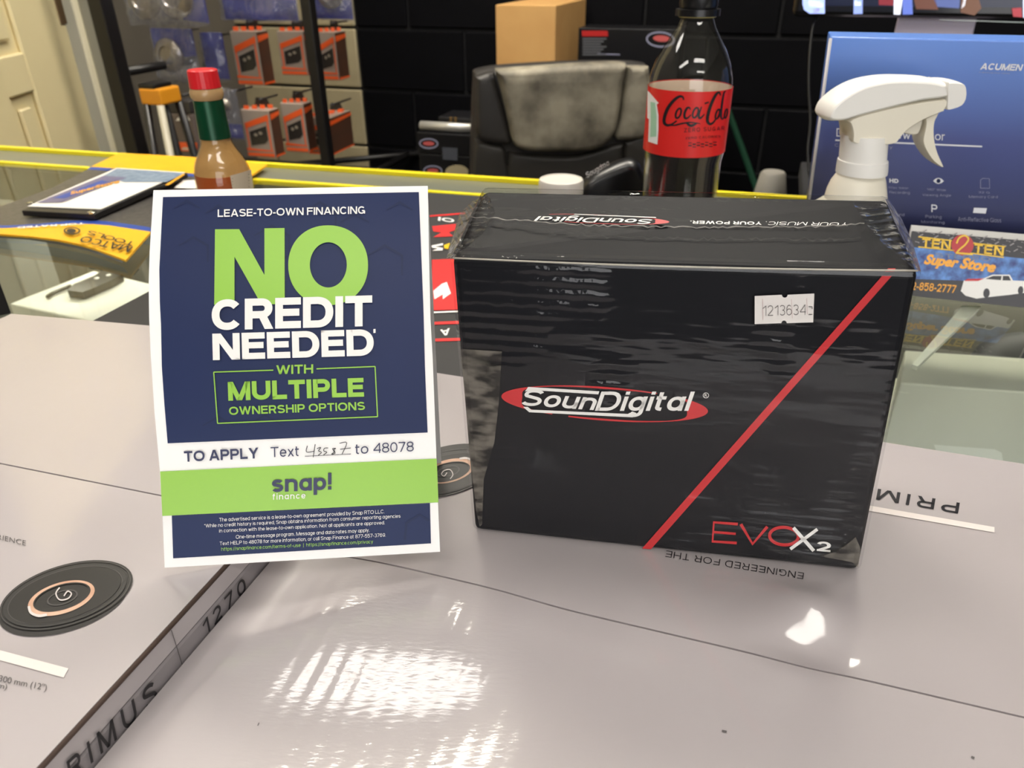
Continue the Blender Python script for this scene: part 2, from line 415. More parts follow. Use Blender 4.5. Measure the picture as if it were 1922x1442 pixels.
def glyph_mesh(ch, w):
    if (ch, w) in _gcache: return _gcache[(ch, w)]
    W, ss, lim = glyph(ch, w); bm = bmesh.new()
    for pts, mode in ss:
        pts = list(pts)
        if mode == 2:
            (x0, y0), (x1, y1) = pts; l = math.hypot(x1 - x0, y1 - y0); ex = w * 1.3
            e0, e1 = [ex if (y <= lim[0] + .02 or y >= lim[1] - .02) else 0 for y in (y0, y1)]
            pts = [(x0 - (x1 - x0) / l * e0, y0 - (y1 - y0) / l * e0), (x1 + (x1 - x0) / l * e1, y1 + (y1 - y0) / l * e1)]
            q = bmesh.new(); add_stroke(q, pts, w)
        else:
            q = bmesh.new(); closed = len(pts) > 8 and math.hypot(pts[0][0] - pts[-1][0], pts[0][1] - pts[-1][1]) < 1e-4
            add_stroke(q, pts[:-1] if closed else pts, w, None, closed)
        if mode == 2:
            for co, no in (((0, lim[0], 0), (0, -1, 0)), ((0, lim[1], 0), (0, 1, 0)), ((0, 0, 0), (-1, 0, 0)), ((W, 0, 0), (1, 0, 0))):
                bmesh.ops.bisect_plane(q, geom=q.verts[:] + q.edges[:] + q.faces[:], plane_co=co, plane_no=no, clear_outer=True)
        q.verts.index_update(); nv = [bm.verts.new(v.co) for v in q.verts]
        for f in q.faces: bm.faces.new([nv[v.index] for v in f.verts])
        q.free()
    bm.verts.index_update()
    r = (W, [(v.co.x, v.co.y) for v in bm.verts], [tuple(v.index for v in f.verts) for f in bm.faces]); bm.free()
    _gcache[(ch, w)] = r; return r
def grot(s, w, gap=0.12, shear=0.0):
    vs, fs = [], []; x = 0
    for ch in s:
        W, v, f = glyph_mesh(ch, w); n = len(vs)
        vs += [(a + x + shear * b_, b_) for a, b_ in v]; fs += [tuple(i + n for i in q) for q in f]; x += W + gap
    return vs, fs
_tcache = {}
def text2d(s, bold=0.0, shear=0.0, space=1.0, res=3):
    k = (s, bold, shear, space, res)
    if bold >= 0.06: return grot(s, bold, 0.115 * space if space < 2 else space - 2, shear)
    if k not in _tcache:
        cu = bpy.data.curves.new('t', 'FONT'); cu.body = s; cu.size = 1.0; cu.offset = bold; cu.shear = shear
        cu.space_character = space; cu.resolution_u = res; cu.fill_mode = 'BOTH'
        o = bpy.data.objects.new('t', cu); COL.objects.link(o)
        dg = bpy.context.evaluated_depsgraph_get(); me = bpy.data.meshes.new_from_object(o.evaluated_get(dg))
        vs = [(v.co.x, v.co.y) for v in me.vertices]; fs = [tuple(p.vertices) for p in me.polygons]
        bpy.data.objects.remove(o); bpy.data.curves.remove(cu); bpy.data.meshes.remove(me)
        _tcache[k] = (vs, fs)
    return _tcache[k]
def add_text(bm, s, bl, br, tl, bold=0.0, shear=0.0, space=1.0, res=3):
    """fit the inked bounds of s into the pixel parallelogram bl, br, tl"""
    vs, fs = text2d(s, bold, shear, space, res)
    x0 = min(v[0] for v in vs); x1 = max(v[0] for v in vs); y0 = min(v[1] for v in vs); y1 = max(v[1] for v in vs)
    nv = []
    for x, y in vs:
        u = (x - x0) / (x1 - x0); t = (y - y0) / (y1 - y0)
        nv.append(bm.verts.new((bl[0] + u * (br[0] - bl[0]) + t * (tl[0] - bl[0]), bl[1] + u * (br[1] - bl[1]) + t * (tl[1] - bl[1]), 0)))
    for f in fs:
        try: bm.faces.new([nv[i] for i in f])
        except ValueError: pass
def text(name, items, S, m, parent, lift=0.0003, sub=0):
    """items: list of (string, bl, br, tl[, bold[, shear[, space]]])"""
    for it in items:                                    # every line or word is a part of its own
        bm = bmesh.new(); add_text(bm, *it)
        if sub: bm = cut2d(bm, sub)
        o = finish2d(name, bm, S, m, parent, lift)
    return o
def add_stroke(bm, pts, wd, wfun=None, closed=False):
    n = len(pts); L = []; Rr = []
    for i, (x, y) in enumerate(pts):
        a = pts[(i - 1) % n] if (i > 0 or closed) else pts[i]; b = pts[(i + 1) % n] if (i < n - 1 or closed) else pts[i]
        dx, dy = b[0] - a[0], b[1] - a[1]; l = math.hypot(dx, dy) or 1
        w_ = wd * (wfun(i / (n - 1)) if wfun else 1) / 2
        L.append(bm.verts.new((x - dy / l * w_, y + dx / l * w_, 0))); Rr.append(bm.verts.new((x + dy / l * w_, y - dx / l * w_, 0)))
    for i in range(n if closed else n - 1):
        j = (i + 1) % n
        try: bm.faces.new((L[i], L[j], Rr[j], Rr[i]))
        except ValueError: pass
def strokes(name, items, S, m, parent, lift=0.0003):
    """items: (points, width) or (points, width, width function)"""
    bm = bmesh.new()
    for it in items: add_stroke(bm, *it)
    return finish2d(name, bm, S, m, parent, lift)
def smooth_pts(pts, k=6):
    """Catmull-Rom through pts"""
    out = []; n = len(pts)
    for i in range(n - 1):
        p0, p1, p2, p3 = pts[max(i - 1, 0)], pts[i], pts[i + 1], pts[min(i + 2, n - 1)]
        for j in range(k):
            t = j / k
            out.append(tuple(0.5 * (2 * b + (c - a) * t + (2 * a - 5 * b + 4 * c - d) * t * t + (3 * b - a - 3 * c + d) * t ** 3)
                             for a, b, c, d in zip(p0, p1, p2, p3)))
    out.append(tuple(pts[-1])); return out
def ellipse(cx, cy, rx, ry, rot=0.0, n=48, a0=0.0, a1=360.0):
    out = []; full = abs(a1 - a0) >= 360
    for i in range(n if full else n + 1):
        a = math.radians(a0 + (a1 - a0) * i / n); x, y = rx * math.cos(a), ry * math.sin(a)
        out.append((cx + x * math.cos(rot) - y * math.sin(rot), cy + x * math.sin(rot) + y * math.cos(rot)))
    return out
def ring(name, o_, i_, S, m, parent, lift=0.0003):
    bm = bmesh.new(); n = len(o_)
    a = [bm.verts.new((*p, 0)) for p in o_]; b = [bm.verts.new((*p, 0)) for p in i_]
    for i in range(n): bm.faces.new((a[i], a[(i + 1) % n], b[(i + 1) % n], b[i]))
    return finish2d(name, bm, S, m, parent, lift)
def puff(name, poly, p0, right, up, T, m, parent=None, rnd=0.35, layers=11, nrm=None):
    """a rounded solid from an outline: poly in metres in the (right, up) plane at p0, half thickness T"""
    right, up = V(right).normalized(), V(up).normalized(); nn = right.cross(up).normalized()
    n = len(poly); area = sum(poly[i][0] * poly[(i + 1) % n][1] - poly[(i + 1) % n][0] * poly[i][1] for i in range(n))
    if area < 0: poly = poly[::-1]
    nr = []
    for i in range(n):
        a, b = poly[i - 1], poly[(i + 1) % n]; dx, dy = b[0] - a[0], b[1] - a[1]; l = math.hypot(dx, dy) or 1
        nr.append((-dy / l, dx / l))
    vs, fs = [], []
    for k in range(layers):
        s = -1 + 2 * k / (layers - 1); s = math.sin(s * math.pi / 2)
        ins = rnd * T * (1 - math.sqrt(max(0, 1 - s * s)))
        for i in range(n):
            q = (poly[i][0] + nr[i][0] * ins, poly[i][1] + nr[i][1] * ins)
            vs.append(V(p0) + right * q[0] + up * q[1] + nn * (s * T))
    for k in range(layers - 1):
        for i in range(n):
            j = (i + 1) % n; fs.append((k * n + i, k * n + j, (k + 1) * n + j, (k + 1) * n + i))
    bm = bmesh.new(); bv = [bm.verts.new(v) for v in vs]
    for f in fs: bm.faces.new([bv[i] for i in f])
    for base in (0, (layers - 1) * n):                  # end caps
        for tri in tessellate_polygon([[V((q[0] + m_[0] * rnd * T, q[1] + m_[1] * rnd * T, 0)) for q, m_ in zip(poly, nr)]]):
            try: bm.faces.new([bv[base + i] for i in tri])
            except ValueError: pass
    o = from_bm(name, bm, m, parent, smooth=True); sharp(o, 30); return o
def copy_tree(o, parent=None):
    c = o.copy(); COL.objects.link(c); c.parent = parent
    for ch in list(o.children): copy_tree(ch, c)
    return c
# ================================================================ SETTING
ANG = math.radians(-18.1)                     # run of the cartons and of the rear wall
EU = V((math.cos(ANG), math.sin(ANG), 0)); EW = V((-math.sin(ANG), math.cos(ANG), 0))
ZF, ZCEIL, ZG = -1.0, 1.75, -0.02             # floor, ceiling, top of the glass counter
def st(o): o['kind'] = 'structure'; return o
M_FLOOR = mat('shop_floor', (62, 58, 55), 0.6, noise=(6, 0.5, (50, 47, 45)))
M_CEIL = mat('ceiling_tile', (205, 203, 196), 0.9, noise=(40, 0.4, (190, 188, 180)))
M_CREAMWALL = mat('cream_block_paint', (176, 164, 132), 0.75, noise=(9, 0.6, (158, 146, 116)), bump=(120, 0.25))
M_BLACKBLOCK = mat('black_block_paint', (11, 11, 15), 0.6, noise=(14, 0.6, (8, 8, 11)), spec=0.08, bump=(90, 0.4))
M_MORTAR = mat('black_mortar_paint', (15, 15, 18), 0.8)
M_WALL = mat('shade_dark_wall_paint', (104, 98, 88), 0.8, noise=(5, 0.5, (94, 88, 80)))  # beige darkened to hold the shade of the rear left corner
M_DOOR = mat('cream_door_paint', (236, 222, 176), 0.45, noise=(5, 0.7, (228, 214, 168)))
M_TRIM = mat('cream_trim_paint', (232, 224, 196), 0.4)
M_BROWN = mat('brown_metal', (110, 88, 62), 0.45, metal=0.6)
# back wall plane
PB = ond(1400, 130, 2.3)
def rwall(u, wd, z):  # u along the back wall from PB, wd out towards the camera
    return PB + EU * u - EW * wd + V((0, 0, z - PB.z))
def slab(name, a, b, z0, z1, th, m, n):
    """vertical slab from a to b (xy), thickness th towards n"""
    a, b = V((a.x, a.y, 0)), V((b.x, b.y, 0)); n = V(n).normalized() * th
    return hexa(name, [a + V((0, 0, z0)), b + V((0, 0, z0)), b + n + V((0, 0, z0)), a + n + V((0, 0, z0)),
                       a + V((0, 0, z1)), b + V((0, 0, z1)), b + n + V((0, 0, z1)), a + n + V((0, 0, z1))], m)
st(hexa('floor', boxpts((0.3, 0.2, ZF - 0.1), (9, 9, 0.1)), M_FLOOR))
st(hexa('ceiling', boxpts((0.3, 0.2, ZCEIL), (9, 9, 0.1)), M_CEIL))
PCORNER = onplane(296, 200, PB, EW); UC = (PCORNER - PB).dot(EU)      # left corner of the room
PDARK = onplane(682, 170, PB, EW); UD = (PDARK - PB).dot(EU)          # where the black paint starts
wb = st(slab('wall_back', rwall(UC - 0.1, 0, 0), rwall(2.6, 0, 0), ZF, ZCEIL, 0.12, M_MORTAR, EW))
# individual blocks; a row is 0.2 m
BW, BH = 0.4, 0.2; zrow0 = onplane(1400, 199, PB, EW).z % BH
bmk = bmesh.new()
def blockmesh(wd):
    bm = bmesh.new(); add_hexa(bm, [V(p) for p in boxpts((0, 0, 0), (wd - 0.009, 0.016, BH - 0.009))])
    bmesh.ops.bevel(bm, geom=bm.edges[:], offset=0.004, segments=1, affect='EDGES'); me = bpy.data.meshes.new('block')
    bm.to_mesh(me); bm.free(); return me
me_b = blockmesh(BW); me_b.materials.append(M_BLACKBLOCK)
me_c = blockmesh(BW); me_c.materials.append(M_CREAMWALL)
me_bh = blockmesh(BW / 2); me_bh.materials.append(M_BLACKBLOCK); me_ch = blockmesh(BW / 2); me_ch.materials.append(M_CREAMWALL)
row = 0; z = ZF + (zrow0 - ZF) % BH - BH
while z < ZCEIL - 0.05:
    off = (row % 2) * BW / 2
    for side, me_ in ((1, me_b), (-1, me_c)):
        if off and -0.62 < z < 0.75:                    # half block that closes the row at the paint line
            o = bpy.data.objects.new('block', me_bh if side > 0 else me_ch); COL.objects.link(o); o.parent = wb
            o.location = rwall(UD + side * BW / 4, 0.004, z + 0.0045) - wloc(wb); o.rotation_euler = (0, 0, ANG)
        for k in range(12):
            u = UD + side * (BW * k + BW / 2) + (off if side > 0 else -off) * 1.0
            if side > 0 and u > 2.3: continue
            if side < 0 and u < UC: continue
            if -0.62 < z < 0.75:
                o = bpy.data.objects.new('block', me_); COL.objects.link(o); o.parent = wb
                o.location = rwall(u, 0.004, z + 0.0045) - wloc(wb); o.rotation_euler = (0, 0, ANG)
    row += 1; z += BH
# left wall (runs back from the door), side and front walls out of view
PLW = ond(212, 280, 2.3)
lw_far = PLW + EW * ((PCORNER - PLW).dot(EW)); lw_near = PLW - EW * 0.02
st(slab('wall_left', lw_near, lw_far, ZF, ZCEIL, 0.1, M_WALL, -EU))
lwb = lw_near - EW * 0.86
st(slab('wall_left_near', lwb, lwb - EW * 3.6, ZF, ZCEIL, 0.1, M_WALL, -EU))
wr = rwall(2.5, 0, 0)
st(slab('wall_right', wr, wr - EW * 5.8, ZF, ZCEIL, 0.1, M_WALL, EU))
# front wall with the shop window (behind the camera): four slabs round the opening
yf = -3.05
M_WALLF = mat('dark_shop_front_paint', (74, 70, 66), 0.7)
st(hexa('wall_front', boxpts((0.3, yf, ZF), (9, 0.1, 0.75)), M_WALLF))
st(hexa('wall_front_top', boxpts((0.3, yf, 1.35), (9, 0.1, 0.4)), M_WALLF))
st(hexa('wall_front_left', boxpts((-2.55, yf, -0.25), (3.3, 0.1, 1.6)), M_WALLF))
st(hexa('wall_front_right', boxpts((3.35, yf, -0.25), (2.9, 0.1, 1.6)), M_WALLF))
win = st(hexa('window_1', boxpts((0.5, yf, -0.25), (2.8, 0.012, 1.6)), film('window_glass', ior=1.45)))
for dx in (-0.93, 0, 0.93):
    st(hexa('window_mullion', boxpts((0.5 + dx, yf, -0.25), (0.05, 0.06, 1.6)), M_TRIM, win))
# ---- door, ajar: leaf built on its own vertical plane
DF = ond(150, 140, 2.05); DDIR = V((-0.045, 0.999, 0)).normalized(); DN = V((DDIR.y, -DDIR.x, 0))
SD = surf_plane(DF, DN)
def dpt(s, z, out=0.0): return V((DF.x, DF.y, 0)) - DDIR * s + V((0, 0, z)) + DN * out
door = tag(thing('door_1', dpt(0.4, ZF), 'cream painted panelled door standing ajar at the left edge', 'door'), kind='structure')
hexa('door_leaf', [dpt(0, ZF + 0.01, -0.036), dpt(0.82, ZF + 0.01, -0.036), dpt(0.82, ZF + 0.01, -0.012), dpt(0, ZF + 0.01, -0.012),
                   dpt(0, 1.12, -0.036), dpt(0.82, 1.12, -0.036), dpt(0.82, 1.12, -0.012), dpt(0, 1.12, -0.012)], M_DOOR, door, 0.002)
def sdoor(px, py):
    p = SD(px, py); return (V((DF.x, DF.y, 0)) - V((p.x, p.y, 0))).dot(DDIR), p.z
s_up, z_up = sdoor(44, 98); s_lo, z_lo = sdoor(66, 171)
s_in = (s_up + s_lo) / 2
# stiles and rails 12 mm proud of the leaf core, fields raised inside them
def dbar(name, s0, s1, z0, z1, a=-0.012, b=0.0, bev=0.004):
    hexa(name, [dpt(s0, z0, a), dpt(s1, z0, a), dpt(s1, z0, b), dpt(s0, z0, b), dpt(s0, z1, a), dpt(s1, z1, a), dpt(s1, z1, b), dpt(s0, z1, b)], M_DOOR, door, bev, 1)
dbar('stile', 0, s_in, ZF + 0.01, 1.12); dbar('stile', 0.82 - s_in, 0.82, ZF + 0.01, 1.12)
dbar('mullion', 0.41 - 0.05, 0.41 + 0.05, ZF + 0.2, 1.0)
for z0, z1 in ((ZF + 0.01, ZF + 0.2), (z_lo, z_up), (z_up + 0.62, z_up + 0.74), (1.0, 1.12)):
    dbar('rail', s_in, 0.82 - s_in, z0, z1)
for sa, sb in ((s_in, 0.36), (0.46, 0.82 - s_in)):
    for z0, z1 in ((ZF + 0.2, z_lo), (z_up, z_up + 0.62)):
        g = 0.028
        dbar('raised_panel', sa + g, sb - g, z0 + g, z1 - g, -0.012, -0.003, 0.006)
lk0, lk1 = sdoor(96, 2), sdoor(106, 48)
hexa('latch_plate', [dpt(-0.003, lk1[1], -0.03), dpt(0.03, lk1[1], -0.03), dpt(0.03, lk1[1], 0.004), dpt(-0.003, lk1[1], 0.004),
                     dpt(-0.003, lk1[1] + 0.22, -0.03), dpt(0.03, lk1[1] + 0.22, -0.03), dpt(0.03, lk1[1] + 0.22, 0.004), dpt(-0.003, lk1[1] + 0.22, 0.004)], M_BROWN, door, 0.002)
# ---- door frame post beside it
PT = ond(150, 130, 2.12); tn = -EW
def tpt(px, off=0.0):
    p = onplane(px, 130, PT, EW); return V((p.x, p.y, 0)) + EW * off
a, b = tpt(144), tpt(168)
st(hexa('trim_1', [p + V((0, 0, z)) for z in (ZF, 1.2) for p in (a, b, b + EW * 0.05, a + EW * 0.05)], M_TRIM, bevel=0.004))
a, b = tpt(168, 0.02), tpt(196, 0.02)
st(hexa('trim_2', [p + V((0, 0, z)) for z in (ZF, 1.25) for p in (a, b, b + EW * 0.06, a + EW * 0.06)], mat('shaded_jamb_paint', (172, 168, 150), 0.6), bevel=0.003))  # side face of the frame, its shade put into the grey

# ---- ceiling lamps, all unseen; rear and door ones added to brighten the background
M_DIFF = mat('lamp_diffuser', (255, 249, 241), 0.6, emit=LAMP_E)
M_FIX = mat('white_lamp_frame', (225, 225, 220), 0.5)
M_DIFFR = mat('rear_fill_diffuser', (255, 247, 232), 0.6, emit=REAR_FILL_E)
lampdef = [(-0.50, 1.74, 0.70, 0.34, 'ceiling light added to brighten the display rack'), (0.45, 1.78, 0.8, 0.34, 'ceiling light added to brighten the office chair'),
           (-0.32, 0.70, 0.56, 0.30, 'unseen ceiling light above the glass counter'), (0.64, 0.74, 0.56, 0.30, 'unseen ceiling light above the right end of the counter'),
           (-1.3, -0.9, 1.2, 0.3, 'ceiling light behind the camera towards the left wall'), (0.5, -1.0, 1.2, 0.3, 'ceiling light behind the camera in the middle of the shop'),
           (-1.36, 0.84, 0.46, 0.46, 'ceiling light added to brighten the door, beside the left wall'), (0.9, -2.2, 1.2, 0.3, 'unseen ceiling light nearest the shop window')]
for x, y, sx, sy, lb in lampdef:
    t = thing('ceiling_light', (x, y, ZCEIL - 0.06), 'white recessed ' + lb, 'ceiling light')
    bm = bmesh.new()
    for cx_, cy_, wx, wy in ((0, sy / 2 + .015, sx + .06, .03), (0, -sy / 2 - .015, sx + .06, .03), (sx / 2 + .015, 0, .03, sy), (-sx / 2 - .015, 0, .03, sy)):
        add_hexa(bm, boxpts((x + cx_, y + cy_, ZCEIL - 0.05), (wx, wy, 0.05)))
    from_bm('frame', bm, M_FIX, t)
    box('diffuser', (x, y, ZCEIL - 0.04), (sx, sy, 0.03), M_DIFFR if y > 1.5 else M_DIFF, t)

# ================================================================ GLASS DISPLAY COUNTER
CA = math.radians(-15.3); C1 = V((math.cos(CA), math.sin(CA), 0)); C2 = V((-math.sin(CA), math.cos(CA), 0))
VN, VR = 0.368, 0.848                        # front and rear edge of the case, measured along C2
def cpt(u, v, z): return C1 * u + C2 * v + V((0, 0, z))
def cbox(name, u0, u1, v0, v1, z0, z1, m, parent, bevel=0.0):
    return hexa(name, [cpt(u0, v0, z0), cpt(u1, v0, z0), cpt(u1, v1, z0), cpt(u0, v1, z0), cpt(u0, v0, z1), cpt(u1, v0, z1), cpt(u1, v1, z1), cpt(u0, v1, z1)], m, parent, bevel)
U0, U1 = -1.25, 1.15
M_GLASS = film('counter_glass', (247, 249, 244), ior=1.52, rough=0.015)
M_ALU = mat('satin_aluminium', (122, 124, 110), 0.3, metal=0.15)
M_YEL = mat('yellow_edge_strip', (240, 222, 40), 0.35, spec=0.4)
M_CASEIN = mat('grey_case_lining', (138, 136, 122), 0.6, noise=(3, 0.5, (126, 124, 112)))
M_CASEDK = mat('dark_case_frame', (40, 40, 42), 0.5)
case = thing('display_case', cpt(0, (VN + VR) / 2, ZF), 'long glass topped display counter with yellow edged rear rail behind the cartons', 'counter')
cbox('glass_top', U0, U1, VN, VR - 0.068, ZG - 0.006, ZG, M_GLASS, case)
cbox('rear_rail', U0, U1, VR - 0.067, VR + 0.004, ZG - 0.008, ZG - 0.001, M_ALU, case, 0.001)
cbox('yellow_strip', U0, U1, VR - 0.004, VR + 0.005, ZG - 0.012, ZG + 0.0035, M_YEL, case)
cbox('yellow_strip', U0, U1, VR - 0.0685, VR - 0.0605, ZG - 0.004, ZG + 0.0012, M_YEL, case)
cbox('added_tube_shield', U0, U1, VR - 0.067, VR - 0.063, ZG - 0.05, ZG - 0.008, M_ALU, case)  # lip added to keep the fill tubes out of sight
cbox('deck', U0, U1, VN + 0.002, VR - 0.009, -0.56, -0.54, M_CASEIN, case)
cbox('shelf', U0, U1, VN + 0.01, VR - 0.012, -0.222, -0.214, M_CASEIN, case)
M_FILLTUBE = mat('fill_tube_glow', (255, 250, 238), 0.5, emit=46.0)  # unseen tubes added to brighten the case interior
for k_ in range(4):
    ua, ub = U0 + .08 + k_ * .58, U0 + .08 + k_ * .58 + .5
    tube('fill_light_tube', [cpt(ua, VR - .034, ZG - .034), cpt(ub, VR - .034, ZG - .034)], .006, M_FILLTUBE, case, 8)
cbox('rear_panel', U0, U1, VR - 0.008, VR + 0.002, -0.54, ZG - 0.008, mat('dark_case_lining', (88, 86, 78), 0.6), case)
cbox('side_panel', U0 - 0.006, U0, VN, VR, -0.54, ZG, M_GLASS, case)
cbox('side_panel', U1, U1 + 0.006, VN, VR, -0.54, ZG, M_GLASS, case)
cbox('front_glass', U0, U1, VN, VN + 0.006, -0.54, ZG - 0.006, M_GLASS, case)
cbox('base_cabinet', U0, U1, VN + 0.01, VR - 0.01, ZF, -0.56, M_CASEDK, case, 0.004)

# ================================================================ SPEAKER CARTONS (foreground)
def carton_paint(name, col, c2, crinkle=(9, 9, 9)):
    m = mat(name, col, 0.36, spec=0.5, coat=1.0, coat_rough=0.06)
    nt = m.node_tree; N = nt.nodes; L = nt.links; b = N['Principled BSDF']
    tc = N.new('ShaderNodeTexCoord'); mp = N.new('ShaderNodeMapping'); mp.inputs['Rotation'].default_value = (0, 0, -ANG)
    L.new(tc.outputs['Object'], mp.inputs['Vector'])
    wv = N.new('ShaderNodeTexWave'); wv.bands_direction = 'X'; wv.inputs['Scale'].default_value = 44.0; wv.inputs['Distortion'].default_value = 1.6
    wv.inputs['Detail'].default_value = 1.0; wv.inputs['Detail Scale'].default_value = 0.4
    L.new(mp.outputs[0], wv.inputs['Vector'])
    n1 = N.new('ShaderNodeTexNoise'); n1.inputs['Scale'].default_value = 520; n1.inputs['Detail'].default_value = 3
    mp2 = N.new('ShaderNodeMapping'); mp2.inputs['Rotation'].default_value = (0, 0, -ANG); mp2.inputs['Scale'].default_value = (0.4, 1.3, 1)
    L.new(tc.outputs['Object'], mp2.inputs['Vector']); L.new(mp2.outputs[0], n1.inputs['Vector'])
    n2 = N.new('ShaderNodeTexNoise'); n2.inputs['Scale'].default_value = 14; L.new(mp.outputs[0], n2.inputs['Vector'])
    b1 = N.new('ShaderNodeBump'); b1.inputs['Strength'].default_value = 0.5; b1.inputs['Distance'].default_value = 0.0006
    mm = N.new('ShaderNodeMath'); mm.operation = 'MULTIPLY'; L.new(wv.outputs['Fac'], mm.inputs[0]); L.new(n2.outputs['Fac'], mm.inputs[1])
    L.new(mm.outputs[0], b1.inputs['Height'])
    b2 = N.new('ShaderNodeBump'); b2.inputs['Strength'].default_value = 0.5; b2.inputs['Distance'].default_value = 0.0004
    # the printed skin is crinkled where the board is buckled, smooth elsewhere
    vd = N.new('ShaderNodeVectorMath'); vd.operation = 'DISTANCE'; vd.inputs[1].default_value = tuple(crinkle)
    L.new(tc.outputs['Object'], vd.inputs[0]); mr = N.new('ShaderNodeMapRange'); mr.inputs['From Min'].default_value = 0.02; mr.inputs['From Max'].default_value = 0.075
    mr.inputs['To Min'].default_value = 0.24; mr.inputs['To Max'].default_value = 0.035; L.new(vd.outputs['Value'], mr.inputs['Value']); L.new(mr.outputs[0], b2.inputs['Strength'])
    mr1 = N.new('ShaderNodeMapRange'); mr1.inputs['From Min'].default_value = 0.03; mr1.inputs['From Max'].default_value = 0.062
    mr1.inputs['To Min'].default_value = 0.30; mr1.inputs['To Max'].default_value = 0.035; L.new(vd.outputs['Value'], mr1.inputs['Value']); L.new(mr1.outputs[0], b1.inputs['Strength'])
    L.new(n1.outputs['Fac'], b2.inputs['Height']); L.new(b1.outputs[0], b2.inputs['Normal'])
    L.new(b2.outputs[0], b.inputs['Normal']); L.new(b2.outputs[0], b.inputs['Coat Normal'])
    n3 = N.new('ShaderNodeTexNoise'); n3.inputs['Scale'].default_value = 7; n3.inputs['Detail'].default_value = 6; L.new(tc.outputs['Object'], n3.inputs['Vector'])
    r = N.new('ShaderNodeValToRGB'); r.color_ramp.elements[0].color = (*lin(col), 1); r.color_ramp.elements[1].color = (*lin(c2), 1)
    r.color_ramp.elements[0].position = 0.35; r.color_ramp.elements[1].position = 0.65
    L.new(n3.outputs['Fac'], r.inputs['Fac']); L.new(r.outputs[0], b.inputs['Base Color'])
    return m
M_CARTON = carton_paint('grey_carton_print', (180, 173, 174), (176, 169, 170))
M_CARTSIDE = mat('grey_carton_side', (150, 144, 146), 0.4, noise=(9, 0.5, (142, 136, 138)))
M_KRAFT = mat('brown_carton_edge', (70, 54, 46), 0.8)
M_INKDK = mat('black_print', (24, 22, 26), 0.35)
M_INKGR = mat('grey_print', (88, 84, 84), 0.4)
M_INKPALE = mat('pale_print', (226, 218, 214), 0.35)
def line_int(p, d, q, e):
    k = d.x * e.y - d.y * e.x; t = ((q.x - p.x) * e.y - (q.y - p.y) * e.x) / k; return p + d * t
def flap(name, q, zf, th, m, parent, nx=250, ny=110, bow=0.0):
    """a sheet of board over the quad q (near-left, near-right, far-right, far-left), top at zf"""
    vs, fs = [], []
    for layer in (0, 1):
        for j in range(ny + 1):
            for i in range(nx + 1):
                s, t = i / nx, j / ny
                p = (q[0] * (1 - s) + q[1] * s) * (1 - t) + (q[3] * (1 - s) + q[2] * s) * t
                vs.append(V((p.x, p.y, zf(p.x, p.y) - layer * th)))
    n1 = (nx + 1) * (ny + 1)
    for j in range(ny):
        for i in range(nx):
            a = j * (nx + 1) + i; fs.append((a, a + 1, a + nx + 2, a + nx + 1)); fs.append((n1 + a, n1 + a + nx + 1, n1 + a + nx + 2, n1 + a + 1))
    for i in range(nx):
        fs.append((i, n1 + i, n1 + i + 1, i + 1)); a = ny * (nx + 1) + i; fs.append((a, a + 1, n1 + a + 1, n1 + a))
    for j in range(ny):
        a = j * (nx + 1); b = a + nx + 1; fs.append((a, b, n1 + b, n1 + a)); a += nx; b += nx; fs.append((a, n1 + a, n1 + b, b))
    o = obj(name, vs, fs, m, parent, smooth=True); sharp(o, 50); return o
def carton(label, z, quad, seam_n, seam_f, zbase, zf, mpaint, gap=0.0004):
    """quad corners at height z; seam_n, seam_f: two points of the flap seam"""
    nl, nr, fr, fl = quad
    ctr = (nl + nr + fr + fl) / 4
    t = thing('speaker_carton', (ctr.x, ctr.y, zbase), label, 'carton')
    hexa('body', [V((p.x, p.y, zbase)) for p in quad] + [V((p.x, p.y, z - 0.011)) for p in quad], M_CARTSIDE, t, 0.0015)
    sd = (seam_f - seam_n); a = line_int(nl, fl - nl, seam_n, sd); b = line_int(nr, fr - nr, seam_n, sd)
    off = V((-sd.y, sd.x, 0)).normalized() * gap
    if off.dot(fl - nl) < 0: off = -off
    for q in ((nl, nr, b - off, a - off), (a + off, b + off, fr, fl)):
        fo = flap('top_flap', q, zf, 0.0105, mpaint or M_CARTON, t)
        if mpaint is None:                              # buckled carton: crinkles centred on the buckle, in the flap's own space
            fo.data.materials[0] = carton_paint('grey_carton_print_%s' % ('near' if fo.name == 'top_flap' else 'far'), (180, 173, 174), (176, 169, 170), DENT[0] - wloc(fo))
    return t
HL = 0.0185
# right carton
rl0, rl1 = onz(500, 1063), onz(176.7, 1442); rfa, rfb = onz(1664, 831), onz(1922, 871)
DENT = (onz(722, 1268), 0.040, 0.0195)
def zdent(x, y):
    """gentle buckle in the near left part of the right carton's top"""
    c, ru, rw = DENT; dx, dy = x - c.x, y - c.y
    u = (dx * EU.x + dy * EU.y) / ru; v = (dx * EW.x + dy * EW.y) / rw
    g = math.exp(-(v / 3.2) ** 2 - (u * u) ** 2)
    return (0.195 * math.tanh(v) * rw - 0.05 * u * ru * math.exp(-v * v)) * g
PRESS = [(onz(1512, 1172), 0.0125, 0.0165, 0.225, -0.01)]
def zright(x, y):
    z = zdent(x, y)
    for c, ru, rw, sw_, su_ in PRESS:                       # small dents where the board has been pressed
        dx, dy = x - c.x, y - c.y; u = (dx * EU.x + dy * EU.y) / ru; v = (dx * EW.x + dy * EW.y) / rw
        z += (sw_ * v * rw + su_ * u * ru) * math.exp(-(v * v) ** 2 - u * u)
    return z
fl = line_int(rl0, rl0 - rl1, rfa, rfb - rfa); dl = (rl1 - rl0).normalized()
nl = rl0 + dl * ((rl0 - fl).length * 0 + 0.185); nr = nl + EU * 0.345; fr = line_int(nr, EW, rfa, rfb - rfa)
